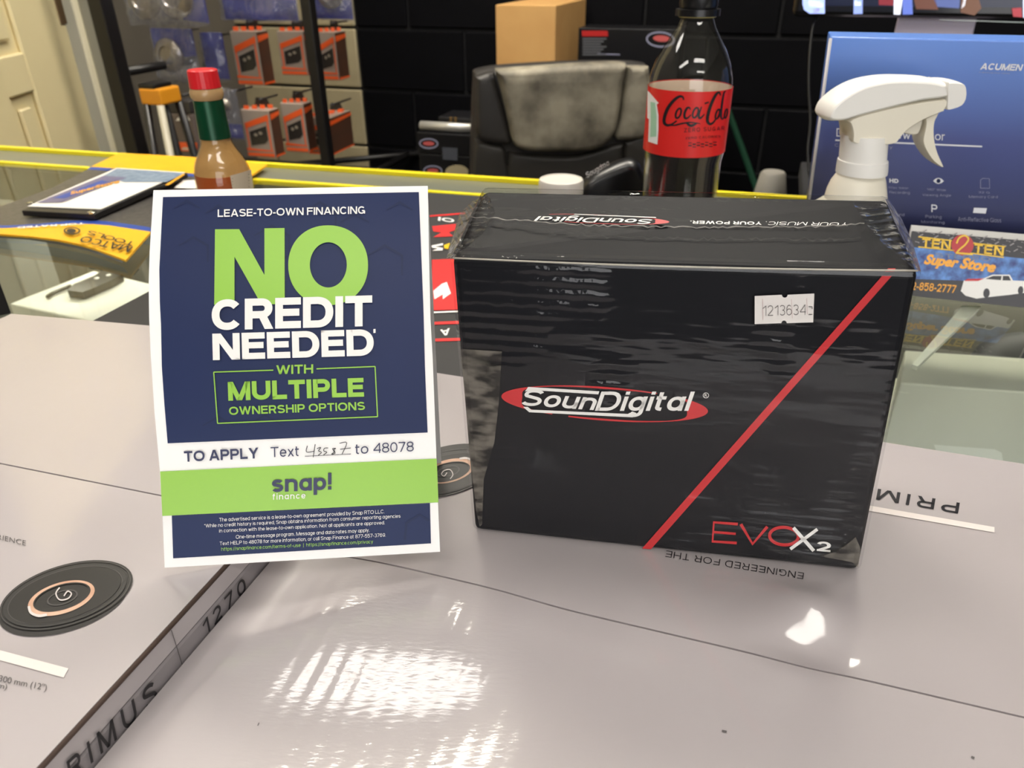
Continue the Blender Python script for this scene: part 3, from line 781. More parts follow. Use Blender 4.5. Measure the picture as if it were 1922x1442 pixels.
box_r = carton('large glossy grey speaker carton in the right foreground, under the black box', 0.0, (nl, nr, fr, fl), onz(660, 1050), onz(1922, 1347), -0.235, zright, None)
# left carton
lr0, lr1 = onz(417, 1063, HL), onz(67.7, 1442, HL); lfa, lfb = onz(21, 589, HL), onz(277, 611, HL)
fr2 = line_int(lr0, lr0 - lr1, lfa, lfb - lfa); nr2 = lr1 + (lr1 - lr0).normalized() * 0.075
wd2 = (fr2 - lfa); nl2 = nr2 - wd2.normalized() * wd2.length * 0.99; fl2 = lfa
def zleft(x, y): return HL
box_l = carton('grey speaker carton at the left edge, standing slightly higher than the other', HL, (nl2, nr2, fr2, fl2), onz(0, 870, HL), onz(300, 930, HL), -0.235, zleft, M_CARTON)
S_R = surf_z(zright); S_L = surf_z(HL)
# support for both cartons (out of view)
t = thing('unseen_support_table', (-0.12, 0.2, ZF), 'unseen low black table carrying the two grey speaker cartons', 'table')
PA = (nl2 - EW * 0.0); 
def tb(u, v, z): return EU * u + EW * v + V((0, 0, z))
hexa('table_top', [tb(-0.45, 0.02, -0.265), tb(0.2, 0.02, -0.265), tb(0.2, 0.33, -0.265), tb(-0.45, 0.33, -0.265), tb(-0.45, 0.02, -0.236), tb(0.2, 0.02, -0.236), tb(0.2, 0.33, -0.236), tb(-0.45, 0.33, -0.236)], M_CASEDK, t, 0.003)
for u, v in ((-0.42, 0.05), (0.17, 0.05), (0.17, 0.30), (-0.42, 0.30)):
    p = tb(u, v, 0); box('leg', (p.x, p.y, ZF), (0.04, 0.04, -0.265 - ZF), M_CASEDK, t, ANG, 0.002)
# ---- prints on the right carton
q7 = cr(1300, 850, 2.4357); q5 = cr(820, 650, 2.0892); q6 = cr(0, 900, 2.66)
text('lettering', [('PRIMUS', q7(1222, 229), q7(614, 124), q7(1213, 278), 0.16, 0, 2.34)], S_R, M_INKDK, box_r)
flat_poly('underline', [[q7(1380, 340), q7(1380, 365), q7(500, 213), q7(510, 190)]], S_R, M_INKPALE, box_r)
text('lettering', [('ENGINEERED FOR THE', q5(1440, 889), q5(900, 801), q5(1436, 914), 0.11, 0, 2.24)], S_R, M_INKDK, box_r)
# ---- speaker picture, as printed (concentric flat discs), on both cartons
M_SPK1 = mat('speaker_rim_print', (30, 29, 29), 0.4, noise=(60, 0.8, (46, 44, 43)))
M_SPK2 = mat('speaker_cone_print', (24, 23, 23), 0.4, noise=(40, 0.8, (40, 38, 36)))
M_SPK3 = mat('speaker_surround_print', (74, 72, 71), 0.4)
M_SPKM = mat('speaker_roll_print', (46, 45, 44), 0.4)
M_COP = mat('copper_print', (178, 128, 100), 0.35, noise=(70, 0.6, (222, 190, 168)))
M_SILV = mat('silver_print', (206, 200, 198), 0.35)
def speaker_print(parent, S, c, k, rot, flip):
    f = -1 if flip else 1
    def E(dx, dy, rx, ry): return ellipse(c[0] + f * dx * k, c[1] + f * dy * k, rx * k, ry * k, rot, 56)
    flat_poly('speaker_picture', [E(-5, 13, 126, 55)], S, M_SPK1, parent, 0.0003)
    flat_poly('speaker_picture_rim', [E(0, 0, 130, 57)], S, M_SPK1, parent, 0.0005)
    ring('speaker_picture_rim_line', E(-1, 0, 127, 55), E(-1, 0, 125.5, 54), S, M_SPK3, parent, 0.0008)
    ring('speaker_picture_surround', E(-2, 0, 120, 50.5), E(-2, -1, 112, 46), S, M_SPKM, parent, 0.0008)
    ring('speaker_picture_surround_line', E(-2, -1, 112, 46), E(-2, -1, 110.5, 45), S, M_SPK3, parent, 0.0009)
    flat_poly('speaker_picture_cone', [E(-3, -1, 110, 44.5)], S, M_SPK2, parent, 0.0009)
    ring('speaker_picture_ring', E(-9, 5, 65, 29), [q for q in E(-8, 3, 56, 23.5)], S, M_COP, parent, 0.0011)
    ring('speaker_picture_ring_shade', E(-8, 3, 56, 23.5), E(-8, 3, 53, 21.5), S, M_SPK1, parent, 0.0012)
    gl = [(c[0] + f * x * k, c[1] + f * y * k) for x, y in ((-70, 20), (-66, 32), (-52, 38), (-36, 36))]
    strokes('speaker_picture_ring_glint', [(smooth_pts(gl, 5), 5 * k)], S, M_SILV, parent, 0.0013)
    ring('speaker_picture_inner_ring', E(-7, 4, 30, 13), E(-7, 4, 27, 11), S, M_SPK3, parent, 0.0011)
    sw = smooth_pts([(c[0] + f * x * k, c[1] + f * y * k) for x, y in ((-12, -15), (-19, -4), (-12, 8), (3, 6), (10, -3), (3, -8), (-4, 1))])
    strokes('speaker_picture_emblem', [(sw, 2.4 * k)], S, M_SILV, parent, 0.0013)
speaker_print(box_l, S_L, (124, 1118), 1.0, math.radians(-17), False)
speaker_print(box_r, S_R, (836, 888), 0.74, math.radians(-14), True)
# ---- prints on the left carton
text('lettering', [('PERFORMANCE EXPERIENCE', q6(-430, 205), q6(128, 331), q6(-428, 180), 0, 0, 1.05)], S_L, M_INKGR, box_l)
flat_poly('pale_bar', [[q6(-200, 800), q6(342, 944), q6(318, 990), q6(-200, 848)]], S_L, M_INKPALE, box_l)
text('lettering', [('HAUT-PARLEURS DE 300 mm (12")', q6(-420, 935), q6(228, 1066), q6(-410, 893), 0, 0, 0.95),
                   ('(300 mm / 30 cm)', q6(-300, 995), q6(30, 1058), q6(-290, 960), 0, 0, 0.95)], S_L, M_INKGR, box_l)
# side of the left carton that shows in the gap
SN = V(((lr1 - lr0).y, -(lr1 - lr0).x, 0)).normalized()
S_SIDE = surf_plane(lr0, SN)
text('side_lettering', [('1270', q6(1022, 786), q6(1232, 556), q6(1008, 714), 0.15, 0, 2.4), ('PRIMUS', q6(255, 1610), q6(792, 1102), q6(232, 1505), 0.17, 0, 2.5)], S_SIDE, M_INKDK, box_l, 0.0006)
flat_poly('side_seam', [[q6(853, 752), q6(857, 752), q6(912, 925), q6(907, 925)]], S_SIDE, M_INKGR, box_l, 0.0004)
tube('dark_edge', [lr0.lerp(lr1, -0.6) + V((0, 0, -0.0012)), lr1.lerp(lr0, -0.5) + V((0, 0, -0.0012))], 0.0011, M_KRAFT, box_l, 6)
# little specks of dirt and scuffs
strokes('scuff', [([q6(733, 770), q6(728, 776)], 5), ([q6(1288, 1222), q6(1292, 1224)], 6)], S_R, M_INKGR, box_r)
strokes('scuff', [([(1355, 1372), (1364, 1374)], 4), ([(1823, 1421), (1829, 1423)], 4), ([(815, 1433), (817, 1433)], 4)], S_R, M_INKGR, box_r)
# ================================================================ BLACK AMPLIFIER BOX
M_AMP = mat('black_box_print', (16, 17, 22), 0.5, spec=0.15, noise=(30, 0.8, (21, 22, 27)), bump=(55, 0.15, 0.0005))
M_RED = mat('red_print', (206, 40, 46), 0.4)
M_WHT = mat('white_print', (244, 243, 239), 0.45)
abl, abr = onz(890, 997), onz(1612, 1074)
ae = (abr - abl).normalized(); an0 = V((-ae.y, ae.x, 0)); _l = math.radians(3)
an = an0 * math.cos(_l) - V((0, 0, 1)) * math.sin(_l)
S_A = surf_plane(abl, an)
atl, atr = S_A(847, 484), S_A(1726, 509)
btl, btr = onz(906, 357, 0.127), onz(1668, 374, 0.127)
dback = ((btl - atl) + (btr - atr)) / 2; dback = V((dback.x, dback.y, 0))
bbl, bbr = abl + dback * 1.05, abr + dback * 1.05
amp = thing('amplifier_box', ((abl + abr + bbl + bbr) / 4)[:], 'black shrink-wrapped box with a red diagonal stripe, standing upright on the right grey carton', 'box')
hexa('carton_body', [abl, abr, bbr, bbl, atl, atr, btr, btl], M_AMP, amp, 0.0028, 3)
AL = 0.0004
q4 = cr(1250, 330, 3.844); q3 = cr(820, 330, 3.898)
flat_poly('red_stripe', [[(1656, 518), (1674, 518), (1222, 1031), (1205, 1030)]], S_A, M_RED, amp, AL)
# top plane prints
tn_ = (atr - atl).cross(btl - atl).normalized(); S_T = surf_plane((atl + atr + btl + btr) / 4, tn_)
flat_poly('red_stripe', [[(1661, 510), (1679, 510), (1681, 504), (1667, 504)]], S_T, M_RED, amp, 0.0016)
def crescent(c, rx, ry, rot, a0, a1, thf, n=40):
    o_, i_ = [], []
    for k in range(n + 1):
        a = math.radians(a0 + (a1 - a0) * k / n); x, y = math.cos(a), math.sin(a); th = thf(math.cos(a))
        for lst, f in ((o_, 1.0), (i_, 1.0)):
            X, Y = (rx * x, ry * y) if lst is o_ else (rx * (x - math.copysign(th, x)), ry * y * (1 - 0.10 * (1 - abs(x)) - 0.02))
            lst.append((c[0] + X * math.cos(rot) - Y * math.sin(rot), c[1] + X * math.sin(rot) + Y * math.cos(rot)))
    return o_ + i_[::-1]
def brand_logo(S, parent, c, rx, ry, rot, lift, flip=False):
    """lens of two red crescents"""
    th = lambda x: 0.20 * max(0.0, abs(x)) ** 6 + 0.002
    f = 180 if flip else 0
    polys = [crescent(c, rx, ry, rot, 120 + f, 300 + f, th), crescent(c, rx, ry, rot, -42 + f, 110 + f, th)]
    bm = bmesh.new()
    for p in polys:
        n = len(p) // 2; a = [bm.verts.new((*q, 0)) for q in p[:n]]; b = [bm.verts.new((*q, 0)) for q in p[n:][::-1]]
        for i in range(n - 1): bm.faces.new((a[i], a[i + 1], b[i + 1], b[i]))
    return finish2d('logo_crescent', bm, S, M_RED, parent, lift)
lc = q5(658, 226); lrx, lry = 406 / 2.0892, 66 / 2.0892
brand_logo(S_A, amp, lc, lrx, lry, math.radians(4.2), AL)
text('logo_lettering', [('Soun', q5(330, 232), q5(618, 251), q5(348, 168), 0.17, 0.1, 0.9), ('Digital', q5(614, 278), q5(990, 278), q5(636, 178), 0.17, 0.1, 0.9)], S_A, M_WHT, amp, AL + 0.0005)
flat_poly('logo_bars', [[q5(345, 178), q5(358, 160), q5(637, 177), q5(633, 189), q5(370, 172)],
                        [q5(338, 238), q5(356, 238), q5(370, 249), q5(752, 266), q5(766, 256), q5(782, 262), q5(768, 279), q5(362, 259)]], S_A, M_WHT, amp, AL + 0.0003)
o_ = ellipse(*q5(1055, 193), 5.6, 5.2, 0, 28); i_ = ellipse(*q5(1055, 193), 4.7, 4.3, 0, 28)
ring('registered_mark', o_, i_, S_A, M_WHT, amp, AL)
text('registered_letter', [('R', q5(1050, 198), q5(1060, 198.5), q5(1050, 187))], S_A, M_WHT, amp, AL)
# EVO in thin red strokes, X2 in white
E_ = lambda *p: [q5(*a) for a in p]
strokes('model_lettering', [(E_((1180, 698), (1086, 691), (1081, 766), (1176, 772)), 5.2), (E_((1084, 729), (1172, 736)), 4.6),
                            (E_((1192, 698), (1238, 776), (1296, 708)), 5.8), (ellipse(*q5(1361, 745), 27, 16.5, 0.06, 40), 5.8, None, True)], S_A, M_RED, amp, AL)
strokes('model_lettering_white', [(E_((1398, 712), (1478, 803)), 6.6), (E_((1492, 718), (1386, 796)), 6.0)], S_A, M_WHT, amp, AL + 0.0003)
text('model_numeral', [('2', q5(1489, 803), q5(1543, 808), q5(1492, 764), 0.2)], S_A, M_WHT, amp, AL)
# price sticker with notched edges
nt_ = lambda cx, cy, r, a0, a1: [(cx + r * math.cos(math.radians(a)), cy + r * math.sin(math.radians(a))) for a in range(a0, a1 + (1 if a1 > a0 else -1), 15 if a1 > a0 else -15)]
stk = [q4(*p) for p in [(640, 868)] + nt_(857, 859, 21, 180, 0) + [(1070, 850), (1062, 1058)] + nt_(852, 1064, 19, 0, -180)[0:] + [(640, 1071)]]
stick_o = flat_poly('price_sticker', [stk], S_A, mat('white_sticker_paper', (236, 232, 228), 0.6), amp, 0.0014)
text('sticker_numerals', [('1213634', q4(697, 1012), q4(1008, 1003), q4(697, 938), 0.066, 0, 2.2)], S_A, M_INKGR, stick_o, 0.0017)
strokes('sticker_numeral_cut', [([q4(1030, 945), q4(1055, 945), q4(1055, 962)], 1.4), ([q4(1028, 1002), q4(1056, 1001)], 1.6)], S_A, M_INKGR, stick_o, 0.0017)
strokes('sticker_cut_line', [([q4(698, 890), q4(700, 1040)], 0.7), ([q4(905, 890), q4(912, 1030)], 0.6), ([q4(1016, 885), q4(1020, 1000)], 0.7)], S_A, mat('pink_print', (206, 176, 176), 0.6), stick_o, 0.0016)
# prints on the top face, upside down
lc2 = q3(1187, 318)
brand_logo(S_T, amp, lc2, 514 / 3.898, 33 / 3.898, math.radians(2.2), 0.0004, True)
text('top_logo_lettering', [('SounDigital', q3(1590, 308), q3(742, 284), q3(1556, 354), 0.17, 0.1, 0.9)], S_T, M_WHT, amp, 0.0007)
flat_poly('top_logo_bar', [[q3(1000, 283), q3(1606, 308), q3(1600, 302), q3(1010, 279)]], S_T, M_WHT, amp, 0.0007)
text('top_lettering', [('YOUR MUSIC.', q4(1322, 338), q4(722, 330), q4(1310, 362), 0.1, 0, 1.3), ('YOUR POWER.', q4(692, 332), q4(176, 324), q4(690, 354), 0.2, 0, 1.2)], S_T, M_WHT, amp, 0.0004)
# ---- shrink wrap: a clear glossy skin a little off the board, gathered at the top corners
M_FILM = film('shrink_film', (250, 250, 250), ior=1.45, rough=0.06, bump=(38, 0.55, 0.0012, (0.4, 1, 2.2)), gain=1.05)
M_FILMH = film('gathered_film', (235, 232, 230), ior=1.5, rough=0.12, haze=0.22, haze_col=(205, 200, 192), bump=(90, 0.9, 0.002, (1, 1, 0.4)))
ctr_ = (abl + abr + bbl + bbr + atl + atr + btr + btl) / 8
dn_ = dback.normalized()
ex = [p + ae * (sx_ * .0007) + dn_ * (sy_ * .0016) + V((0, 0, sz_ * .0016)) for p, sx_, sy_, sz_ in ((abl, -1, -1, 0), (abr, 1, -1, 0), (bbr, 1, 1, 0), (bbl, -1, 1, 0), (atl, -1, -1, 1), (atr, 1, -1, 1), (btr, 1, 1, 1), (btl, -1, 1, 1))]
ex[0].z = ex[1].z = ex[2].z = ex[3].z = 0.0006
def add_flutes(m, per, amt):
    # horizontal flutes of the board telegraphing through the film
    nt = m.node_tree; N = nt.nodes; L = nt.links; bn = [n for n in N if n.type == 'BUMP'][0]
    tc = N.new('ShaderNodeTexCoord'); wv = N.new('ShaderNodeTexWave'); wv.bands_direction = 'Z'; wv.inputs['Scale'].default_value = 0.314 / per
    wv.inputs['Distortion'].default_value = 1.2; wv.inputs['Detail Scale'].default_value = 3; L.new(tc.outputs['Object'], wv.inputs['Vector'])
    ns = N.new('ShaderNodeTexNoise'); ns.inputs['Scale'].default_value = 26; L.new(tc.outputs['Object'], ns.inputs['Vector'])
    mr = N.new('ShaderNodeMapRange'); mr.inputs['From Min'].default_value = .54; mr.inputs['From Max'].default_value = .70; L.new(ns.outputs['Fac'], mr.inputs['Value'])
    mu = N.new('ShaderNodeMath'); mu.operation = 'MULTIPLY'; L.new(wv.outputs['Fac'], mu.inputs[0]); L.new(mr.outputs[0], mu.inputs[1])
    b2 = N.new('ShaderNodeBump'); b2.inputs['Strength'].default_value = amt; b2.inputs['Distance'].default_value = .0008; L.new(mu.outputs[0], b2.inputs['Height']); L.new(b2.outputs[0], bn.inputs['Normal'])
add_flutes(M_FILM, 0.0042, 0.4)
hexa('shrink_wrap', ex, M_FILM, amp, 0.003, 3)
def wrinkled(name, inner, outer, m, zin, zout, rows=6, amp_=0.0012, seed=1, n=26, S=None, smooth=False):
    """gathered film strip between two pixel curves"""
    rnd = random.Random(seed)
    def samp(c, t):
        k = t * (len(c) - 1); i = min(int(k), len(c) - 2); f = k - i
        return (c[i][0] * (1 - f) + c[i + 1][0] * f, c[i][1] * (1 - f) + c[i + 1][1] * f)
    ph = [rnd.uniform(-1, 1) for _ in range(n + 1)]
    vs, fs = [], []
    for j in range(rows + 1):
        for i in range(n + 1):
            t, s = i / n, j / rows
            a, b = samp(inner, t), samp(outer, t)
            x, y = a[0] * (1 - s) + b[0] * s, a[1] * (1 - s) + b[1] * s
            zz = zin * (1 - s) + zout * s + ph[i] * amp_ * math.sin(s * math.pi * 0.9)
            vs.append(onz(x, y, zz) if S is None else S(x, y, 0.0020 + abs(ph[i]) * amp_))
    for j in range(rows):
        for i in range(n):
            a = j * (n + 1) + i; fs.append((a, a + 1, a + n + 2, a + n + 1))
    o = obj(name, vs, fs, m, amp, smooth=smooth, fix=False)
    c = sum((q.normal.dot(CAM - wloc(o) - q.center) for q in o.data.polygons))
    if c < 0: o.data.flip_normals()
    return o
wrinkled('film_gather', [(906, 358), (893, 385), (872, 430), (850, 482)], [(903, 372), (884, 379), (862, 402), (838, 485)], M_FILMH, 0.127, 0.122, seed=3)
wrinkled('film_gather', [(1662, 374), (1676, 410), (1700, 460), (1722, 508)], [(1668, 374), (1693, 412), (1713, 455), (1729, 510)], M_FILMH, 0.127, 0.12, seed=5)
wrinkled('film_gather', [(920, 372), (930, 400), (905, 440), (853, 484)], [(906, 360), (888, 400), (868, 440), (848, 480)], M_FILM, 0.1285, 0.1275, seed=8, amp_=0.0016)
wrinkled('film_gather', [(1600, 380), (1625, 420), (1660, 460), (1718, 506)], [(1660, 376), (1676, 412), (1698, 456), (1724, 505)], M_FILM, 0.1285, 0.1275, seed=9, amp_=0.002)
tube('painted_edge_glint', [S_A(850 + t_ * 872, 487.5 + t_ * 24 + 5 * math.sin(math.pi * t_), 0.0019) + V((0, 0, 0.0006)) for t_ in [k / 30 for k in range(31)]], 0.00032, mat('painted_edge_glint', (176, 172, 160), 0.15), amp, 6)  # pale tube stands in for the highlight on the film's front edge
# welded film seam across the top
seam = []
rnd = random.Random(11)
for k in range(90):
    t = k / 89; x = 884 + t * 738; y = np.interp(x, [884, 1000, 1128, 1300, 1536, 1601, 1622], [407, 416, 424, 427, 426, 421, 418])
    seam.append(S_T(x, float(y) + rnd.uniform(-1.8, 1.8), 0.003 + rnd.uniform(0, 0.0006)))
tube('weld_seam', seam, [0.00015 + rnd.uniform(0, 0.0002) for _ in seam], mat('film_seam', (136, 132, 126), 0.3), amp, 5)
# left edge: film's grey reflection painted as haze; bottom right corner: same haze
M_HAZE = film('painted_film_haze', (240, 238, 232), ior=1.5, rough=0.1, haze=0.42, haze_col=(140, 134, 124), bump=(40, 0.5, 0.0012, (0.5, 1, 2.5)))
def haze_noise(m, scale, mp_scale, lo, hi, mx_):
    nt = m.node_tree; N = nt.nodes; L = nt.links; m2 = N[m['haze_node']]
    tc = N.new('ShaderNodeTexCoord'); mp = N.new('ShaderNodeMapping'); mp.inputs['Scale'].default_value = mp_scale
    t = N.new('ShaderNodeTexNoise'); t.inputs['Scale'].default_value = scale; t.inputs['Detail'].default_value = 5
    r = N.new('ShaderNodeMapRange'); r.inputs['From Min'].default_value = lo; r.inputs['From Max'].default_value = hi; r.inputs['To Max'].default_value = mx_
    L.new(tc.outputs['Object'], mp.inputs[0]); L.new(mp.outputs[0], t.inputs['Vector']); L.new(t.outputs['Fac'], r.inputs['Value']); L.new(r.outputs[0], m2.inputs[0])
haze_noise(M_HAZE, 95, (1, 1, 2.2), 0.4, 0.6, 0.55)
wrinkled('painted_haze', [(864, 655), (874, 760), (882, 860), (894, 960), (900, 988)], [(942, 660), (936, 760), (928, 830), (908, 900), (905, 985)], M_HAZE, 0, 0, seed=13, S=S_A, amp_=0.0003, rows=8, n=40, smooth=True)
wrinkled('painted_haze', [(1540, 1045), (1570, 1050), (1600, 1056), (1606, 1062)], [(1582, 1030), (1606, 1008), (1615, 1030), (1611, 1066)], M_HAZE, 0, 0, seed=14, S=S_A, amp_=0.0003, smooth=True)

# ================================================================ STANDING CARD SIGN
sl, sr = onz(309, 1066, HL + 0.0026), onz(826, 1036, 0.012)
se = (sr - sl).normalized(); sback = V((0, 0, 1)).cross(se).normalized(); sup = se.cross(sback)
_l = math.radians(30); sv = sup * math.cos(_l) + sback * math.sin(_l); snn = se.cross(sv)
def S_S(px, py, lift=0.0):
    v = min(max((py - 357) / 700, 0), 1)
    p = onplane(px, py, sl, snn)
    return p + (CAM - p).normalized() * (0.0045 * 4 * v * (1 - v) + lift)
M_CARD = mat('white_card', (250, 250, 248), 0.5)
M_NAVY = mat('navy_print', (22, 40, 86), 0.4, spec=0.25, noise=(18, 0.9, (18, 34, 76)))
M_NAVYD = mat('dark_navy_print', (17, 33, 74), 0.4, spec=0.25)
M_LIME = mat('lime_print', (146, 200, 62), 0.35)
M_NAVYT = mat('navy_lettering', (24, 32, 78), 0.4)
sign = thing('counter_sign', sl.lerp(sr, 0.5)[:], 'white bordered navy and green card sign about credit, leaning back', 'sign')
oc = [(288, 357), (281, 470), (279, 533), (280, 600), (283, 670), (290, 775), (300, 885), (305, 968), (309, 1066)]
orr = [(803, 349), (805, 470), (806.5, 533), (808, 600), (812, 670), (816, 775), (820, 885), (823, 968), (826, 1036)]
nc = 14
def col_(c, t):
    k = t * (len(c) - 1); i = min(int(k), len(c) - 2); f = k - i
    return (c[i][0] * (1 - f) + c[i + 1][0] * f, c[i][1] * (1 - f) + c[i + 1][1] * f)
vs, fs = [], []
NR = 32
for layer in (0, 1):
    for j in range(NR + 1):
        a, b = col_(oc, j / NR), col_(orr, j / NR)
        for i in range(nc + 1):
            s = i / nc; vs.append(S_S(a[0] * (1 - s) + b[0] * s, a[1] * (1 - s) + b[1] * s, -0.0006 * layer))
n1 = (NR + 1) * (nc + 1)
for j in range(NR):
    for i in range(nc):
        a = j * (nc + 1) + i; fs.append((a, a + 1, a + nc + 2, a + nc + 1)); fs.append((n1 + a, n1 + a + nc + 1, n1 + a + nc + 2, n1 + a + 1))
for i in range(nc):
    fs.append((i, n1 + i, n1 + i + 1, i + 1)); a = NR * (nc + 1) + i; fs.append((a, a + 1, n1 + a + 1, n1 + a))
for j in range(NR):
    a = j * (nc + 1); b = a + nc + 1; fs.append((a, b, n1 + b, n1 + a)); a += nc; b += nc; fs.append((a, n1 + a, n1 + b, b))
panel = obj('card_panel', vs, fs, M_CARD, sign, smooth=True); sharp(panel, 50)
A1 = cr(260, 330, 3.203); A2 = cr(260, 670, 3.203)
SUB = 24
SL = 0.0003
left = [A1(147, 128), A1(125, 560), A1(128, 760), A1(135, 900), A2(140, 60), A2(155, 280), A2(175, 520)]
right = [A1(1685, 98), A1(1699, 450), A1(1713, 800), A2(1722, 60), A2(1738, 455)]
flat_poly('navy_panel', [left + right[::-1]], S_S, M_NAVY, panel, SL, SUB)
flat_poly('navy_panel', [[A2(200, 955), A2(1752, 880), A2(1758, 1122), A2(208, 1212)]], S_S, M_NAVY, panel, SL, SUB)
flat_poly('green_band', [[A2(130, 690), A2(1793, 612), A2(1803, 875), A2(143, 957)]], S_S, M_LIME, panel, SL + 0.0002, SUB)
# faint hexagons in the navy print
hx = []
for cx_, cy_, r, a in ((330, 470, 100, 3), (480, 270, 90, 2), (800, 420, 120, 4), (1090, 270, 110, 3), (1480, 540, 120, 3), (1570, 250, 90, 2), (1300, 330, 100, 2), (290, 240, 90, 2)):
    p = [A1(cx_ + r * math.cos(math.radians(60 * k - 150)), cy_ + r * math.sin(math.radians(60 * k - 150))) for k in range(a + 1)]
    hx.append((p, 6, lambda t: 0.35 + 0.65 * math.sin(math.pi * t)))
for cx_, cy_, r in ((480, 470, 110), (760, 480, 130), (1300, 440, 110)):
    p = [A2(cx_ + r * math.cos(math.radians(60 * k - 150)), cy_ + r * math.sin(math.radians(60 * k - 150))) for k in range(3)]
    hx.append((p, 5, lambda t: 0.35 + 0.65 * math.sin(math.pi * t)))
hx.append(([A2(1600, 1100), A2(1610, 1000), A2(1690, 950), A2(1745, 985)], 5))
for h_ in hx: strokes('hexagon_print', [h_], S_S, M_NAVYD, panel, SL + 0.0002)
T = SL + 0.0008
text('headline_white', [('LEASE-TO-OWN FINANCING', A1(476, 248), A1(1362, 228), A1(476, 203), 0.175, 0, 1.0)], S_S, M_WHT, panel, T, SUB)
bm = bmesh.new()
nf = [A1(*p) for p in ((460, 322), (605, 321), (757, 597), (757, 316), (878, 314), (879, 772), (738, 773), (577, 487), (577, 774), (455, 776))]
f_ = bm.faces.new([bm.verts.new((*p, 0)) for p in nf]); bm.normal_update(); bmesh.ops.triangulate(bm, faces=[f_])
eo = [A1(1140 + 240 * math.copysign(abs(math.cos(a)) ** 0.94, math.cos(a)), 538 + 240 * math.copysign(abs(math.sin(a)) ** 0.94, math.sin(a))) for a in [2 * math.pi * k / 64 for k in range(64)]]
ei = [A1(1141 + 111 * math.cos(a), 536 + 136 * math.sin(a)) for a in [2 * math.pi * k / 64 for k in range(64)]]
a_ = [bm.verts.new((*p, 0)) for p in eo]; b_ = [bm.verts.new((*p, 0)) for p in ei]
for i in range(64): bm.faces.new((a_[i], a_[(i + 1) % 64], b_[(i + 1) % 64], b_[i]))
finish2d('headline_green', cut2d(bm, SUB), S_S, M_LIME, panel, T)
text('headline_white', [('CREDIT', A1(440, 930), A1(1405, 904), A1(440, 745), 0.235, 0, 0.55), ('NEEDED', A1(447, 1109), A1(1416, 1081), A1(443, 950), 0.235, 0, 0.6),
                        ('1', A1(1412, 946), A1(1425, 945), A1(1412, 922))], S_S, M_WHT, panel, T + 0.0004, SUB)
text('lettering_green', [('WITH', A1(828, 1194), A1(1050, 1188), A1(828, 1140), 0.19), ('MULTIPLE', A2(540, 264), A2(1356, 239), A2(536, 151), 0.235, 0, 0.7),
                         ('OWNERSHIP OPTIONS', A2(545, 350), A2(1362, 319), A2(543, 301), 0.19)], S_S, M_LIME, panel, T, SUB)
ln = lambda *p: [A2(a[0] + (b[0] - a[0]) * k / 8, a[1] + (b[1] - a[1]) * k / 8) for a, b in zip(p, p[1:]) for k in range(9)]
strokes('green_frame', [(ln((810, 80), (452, 92)), 2.1), (ln((452, 92), (475, 400)), 2.1), (ln((475, 400), (1437, 360)), 2.1), (ln((1437, 360), (1422, 58)), 2.1), (ln((1422, 58), (1070, 72)), 2.1)], S_S, M_LIME, panel, T)
text('lettering_navy', [('TO APPLY', A2(275, 632), A2(722, 610), A2(272, 568), 0.2, 0, 0.9), ('Text', A2(795, 604), A2(965, 597), A2(793, 543), 0.12),
                        ('to', A2(1303, 586), A2(1382, 581), A2(1302, 528), 0.12), ('48078', A2(1412, 579), A2(1655, 568), A2(1411, 519), 0.115)], S_S, M_NAVYT, panel, T, SUB)
hw = [[(1015, 535), (1010, 572), (1055, 568)], [(1062, 525), (1050, 604)], [(1072, 552), (1096, 545), (1082, 565), (1100, 575), (1080, 592)],
      [(1140, 548), (1118, 550), (1114, 566), (1132, 574), (1112, 590)], [(1186, 550), (1166, 553), (1180, 570), (1160, 585), (1182, 580), (1172, 562), (1186, 550)],
      [(1208, 520), (1252, 517), (1222, 588)], [(1212, 556), (1276, 548)]]
strokes('handwritten_numerals', [(smooth_pts([A2(*p) for p in s], 4) if len(s) > 2 else [A2(*p) for p in s], 1.5) for s in hw] + [(ln((1000, 598), (1277, 584)), 1.2)], S_S, M_INKDK, panel, T)
text('lettering_navy', [('snap!', A2(802, 842), A2(1160, 826), A2(802, 713), 0.19, 0, 0.8)], S_S, M_NAVYT, panel, T, SUB)
text('lettering_white', [('finance', A2(806, 860), A2(1004, 851), A2(806, 823), 0.15, 0, 2.24)], S_S, M_WHT, panel, T, SUB)
fine = [('The advertised service is a lease-to-own agreement provided by Snap RTO LLC.', A2(485, 997), A2(1478, 947), A2(485, 969)),
        ('*While no credit history is required, Snap obtains information from consumer reporting agencies', A2(395, 1033), A2(1575, 973), A2(395, 1006)),
        ('in connection with the lease-to-own application. Not all applicants are approved.', A2(485, 1062), A2(1480, 1012), A2(485, 1036)),
        ('One-time message program. Message and data rates may apply.', A2(585, 1100), A2(1388, 1059), A2(585, 1072)),
        ('Text HELP to 48078 for more information, or call Snap Finance at 877-557-3769.', A2(488, 1139), A2(1486, 1087), A2(488, 1112))]
text('fine_print', [f + (0.11, 0, 1.15) for f in fine], S_S, M_WHT, panel, T)
text('fine_print_green', [('https://snapfinance.com/terms-of-use  |  https://snapfinance.com/privacy', A2(498, 1172), A2(1410, 1126), A2(498, 1146), 0.11, 0, 1.15)], S_S, M_LIME, panel, T)
# easel leg behind
pq = [S_S(560, 376, -0.0015), S_S(803.5, 372, -0.0015), onz(828, 868, 0.0012), onz(660, 878, 0.0012)]
en = (pq[1] - pq[0]).cross(pq[3] - pq[0]).normalized() * 0.0006
hexa('easel_leg', pq + [p - en for p in pq], mat('grey_card_back', (196, 196, 194), 0.7), sign)
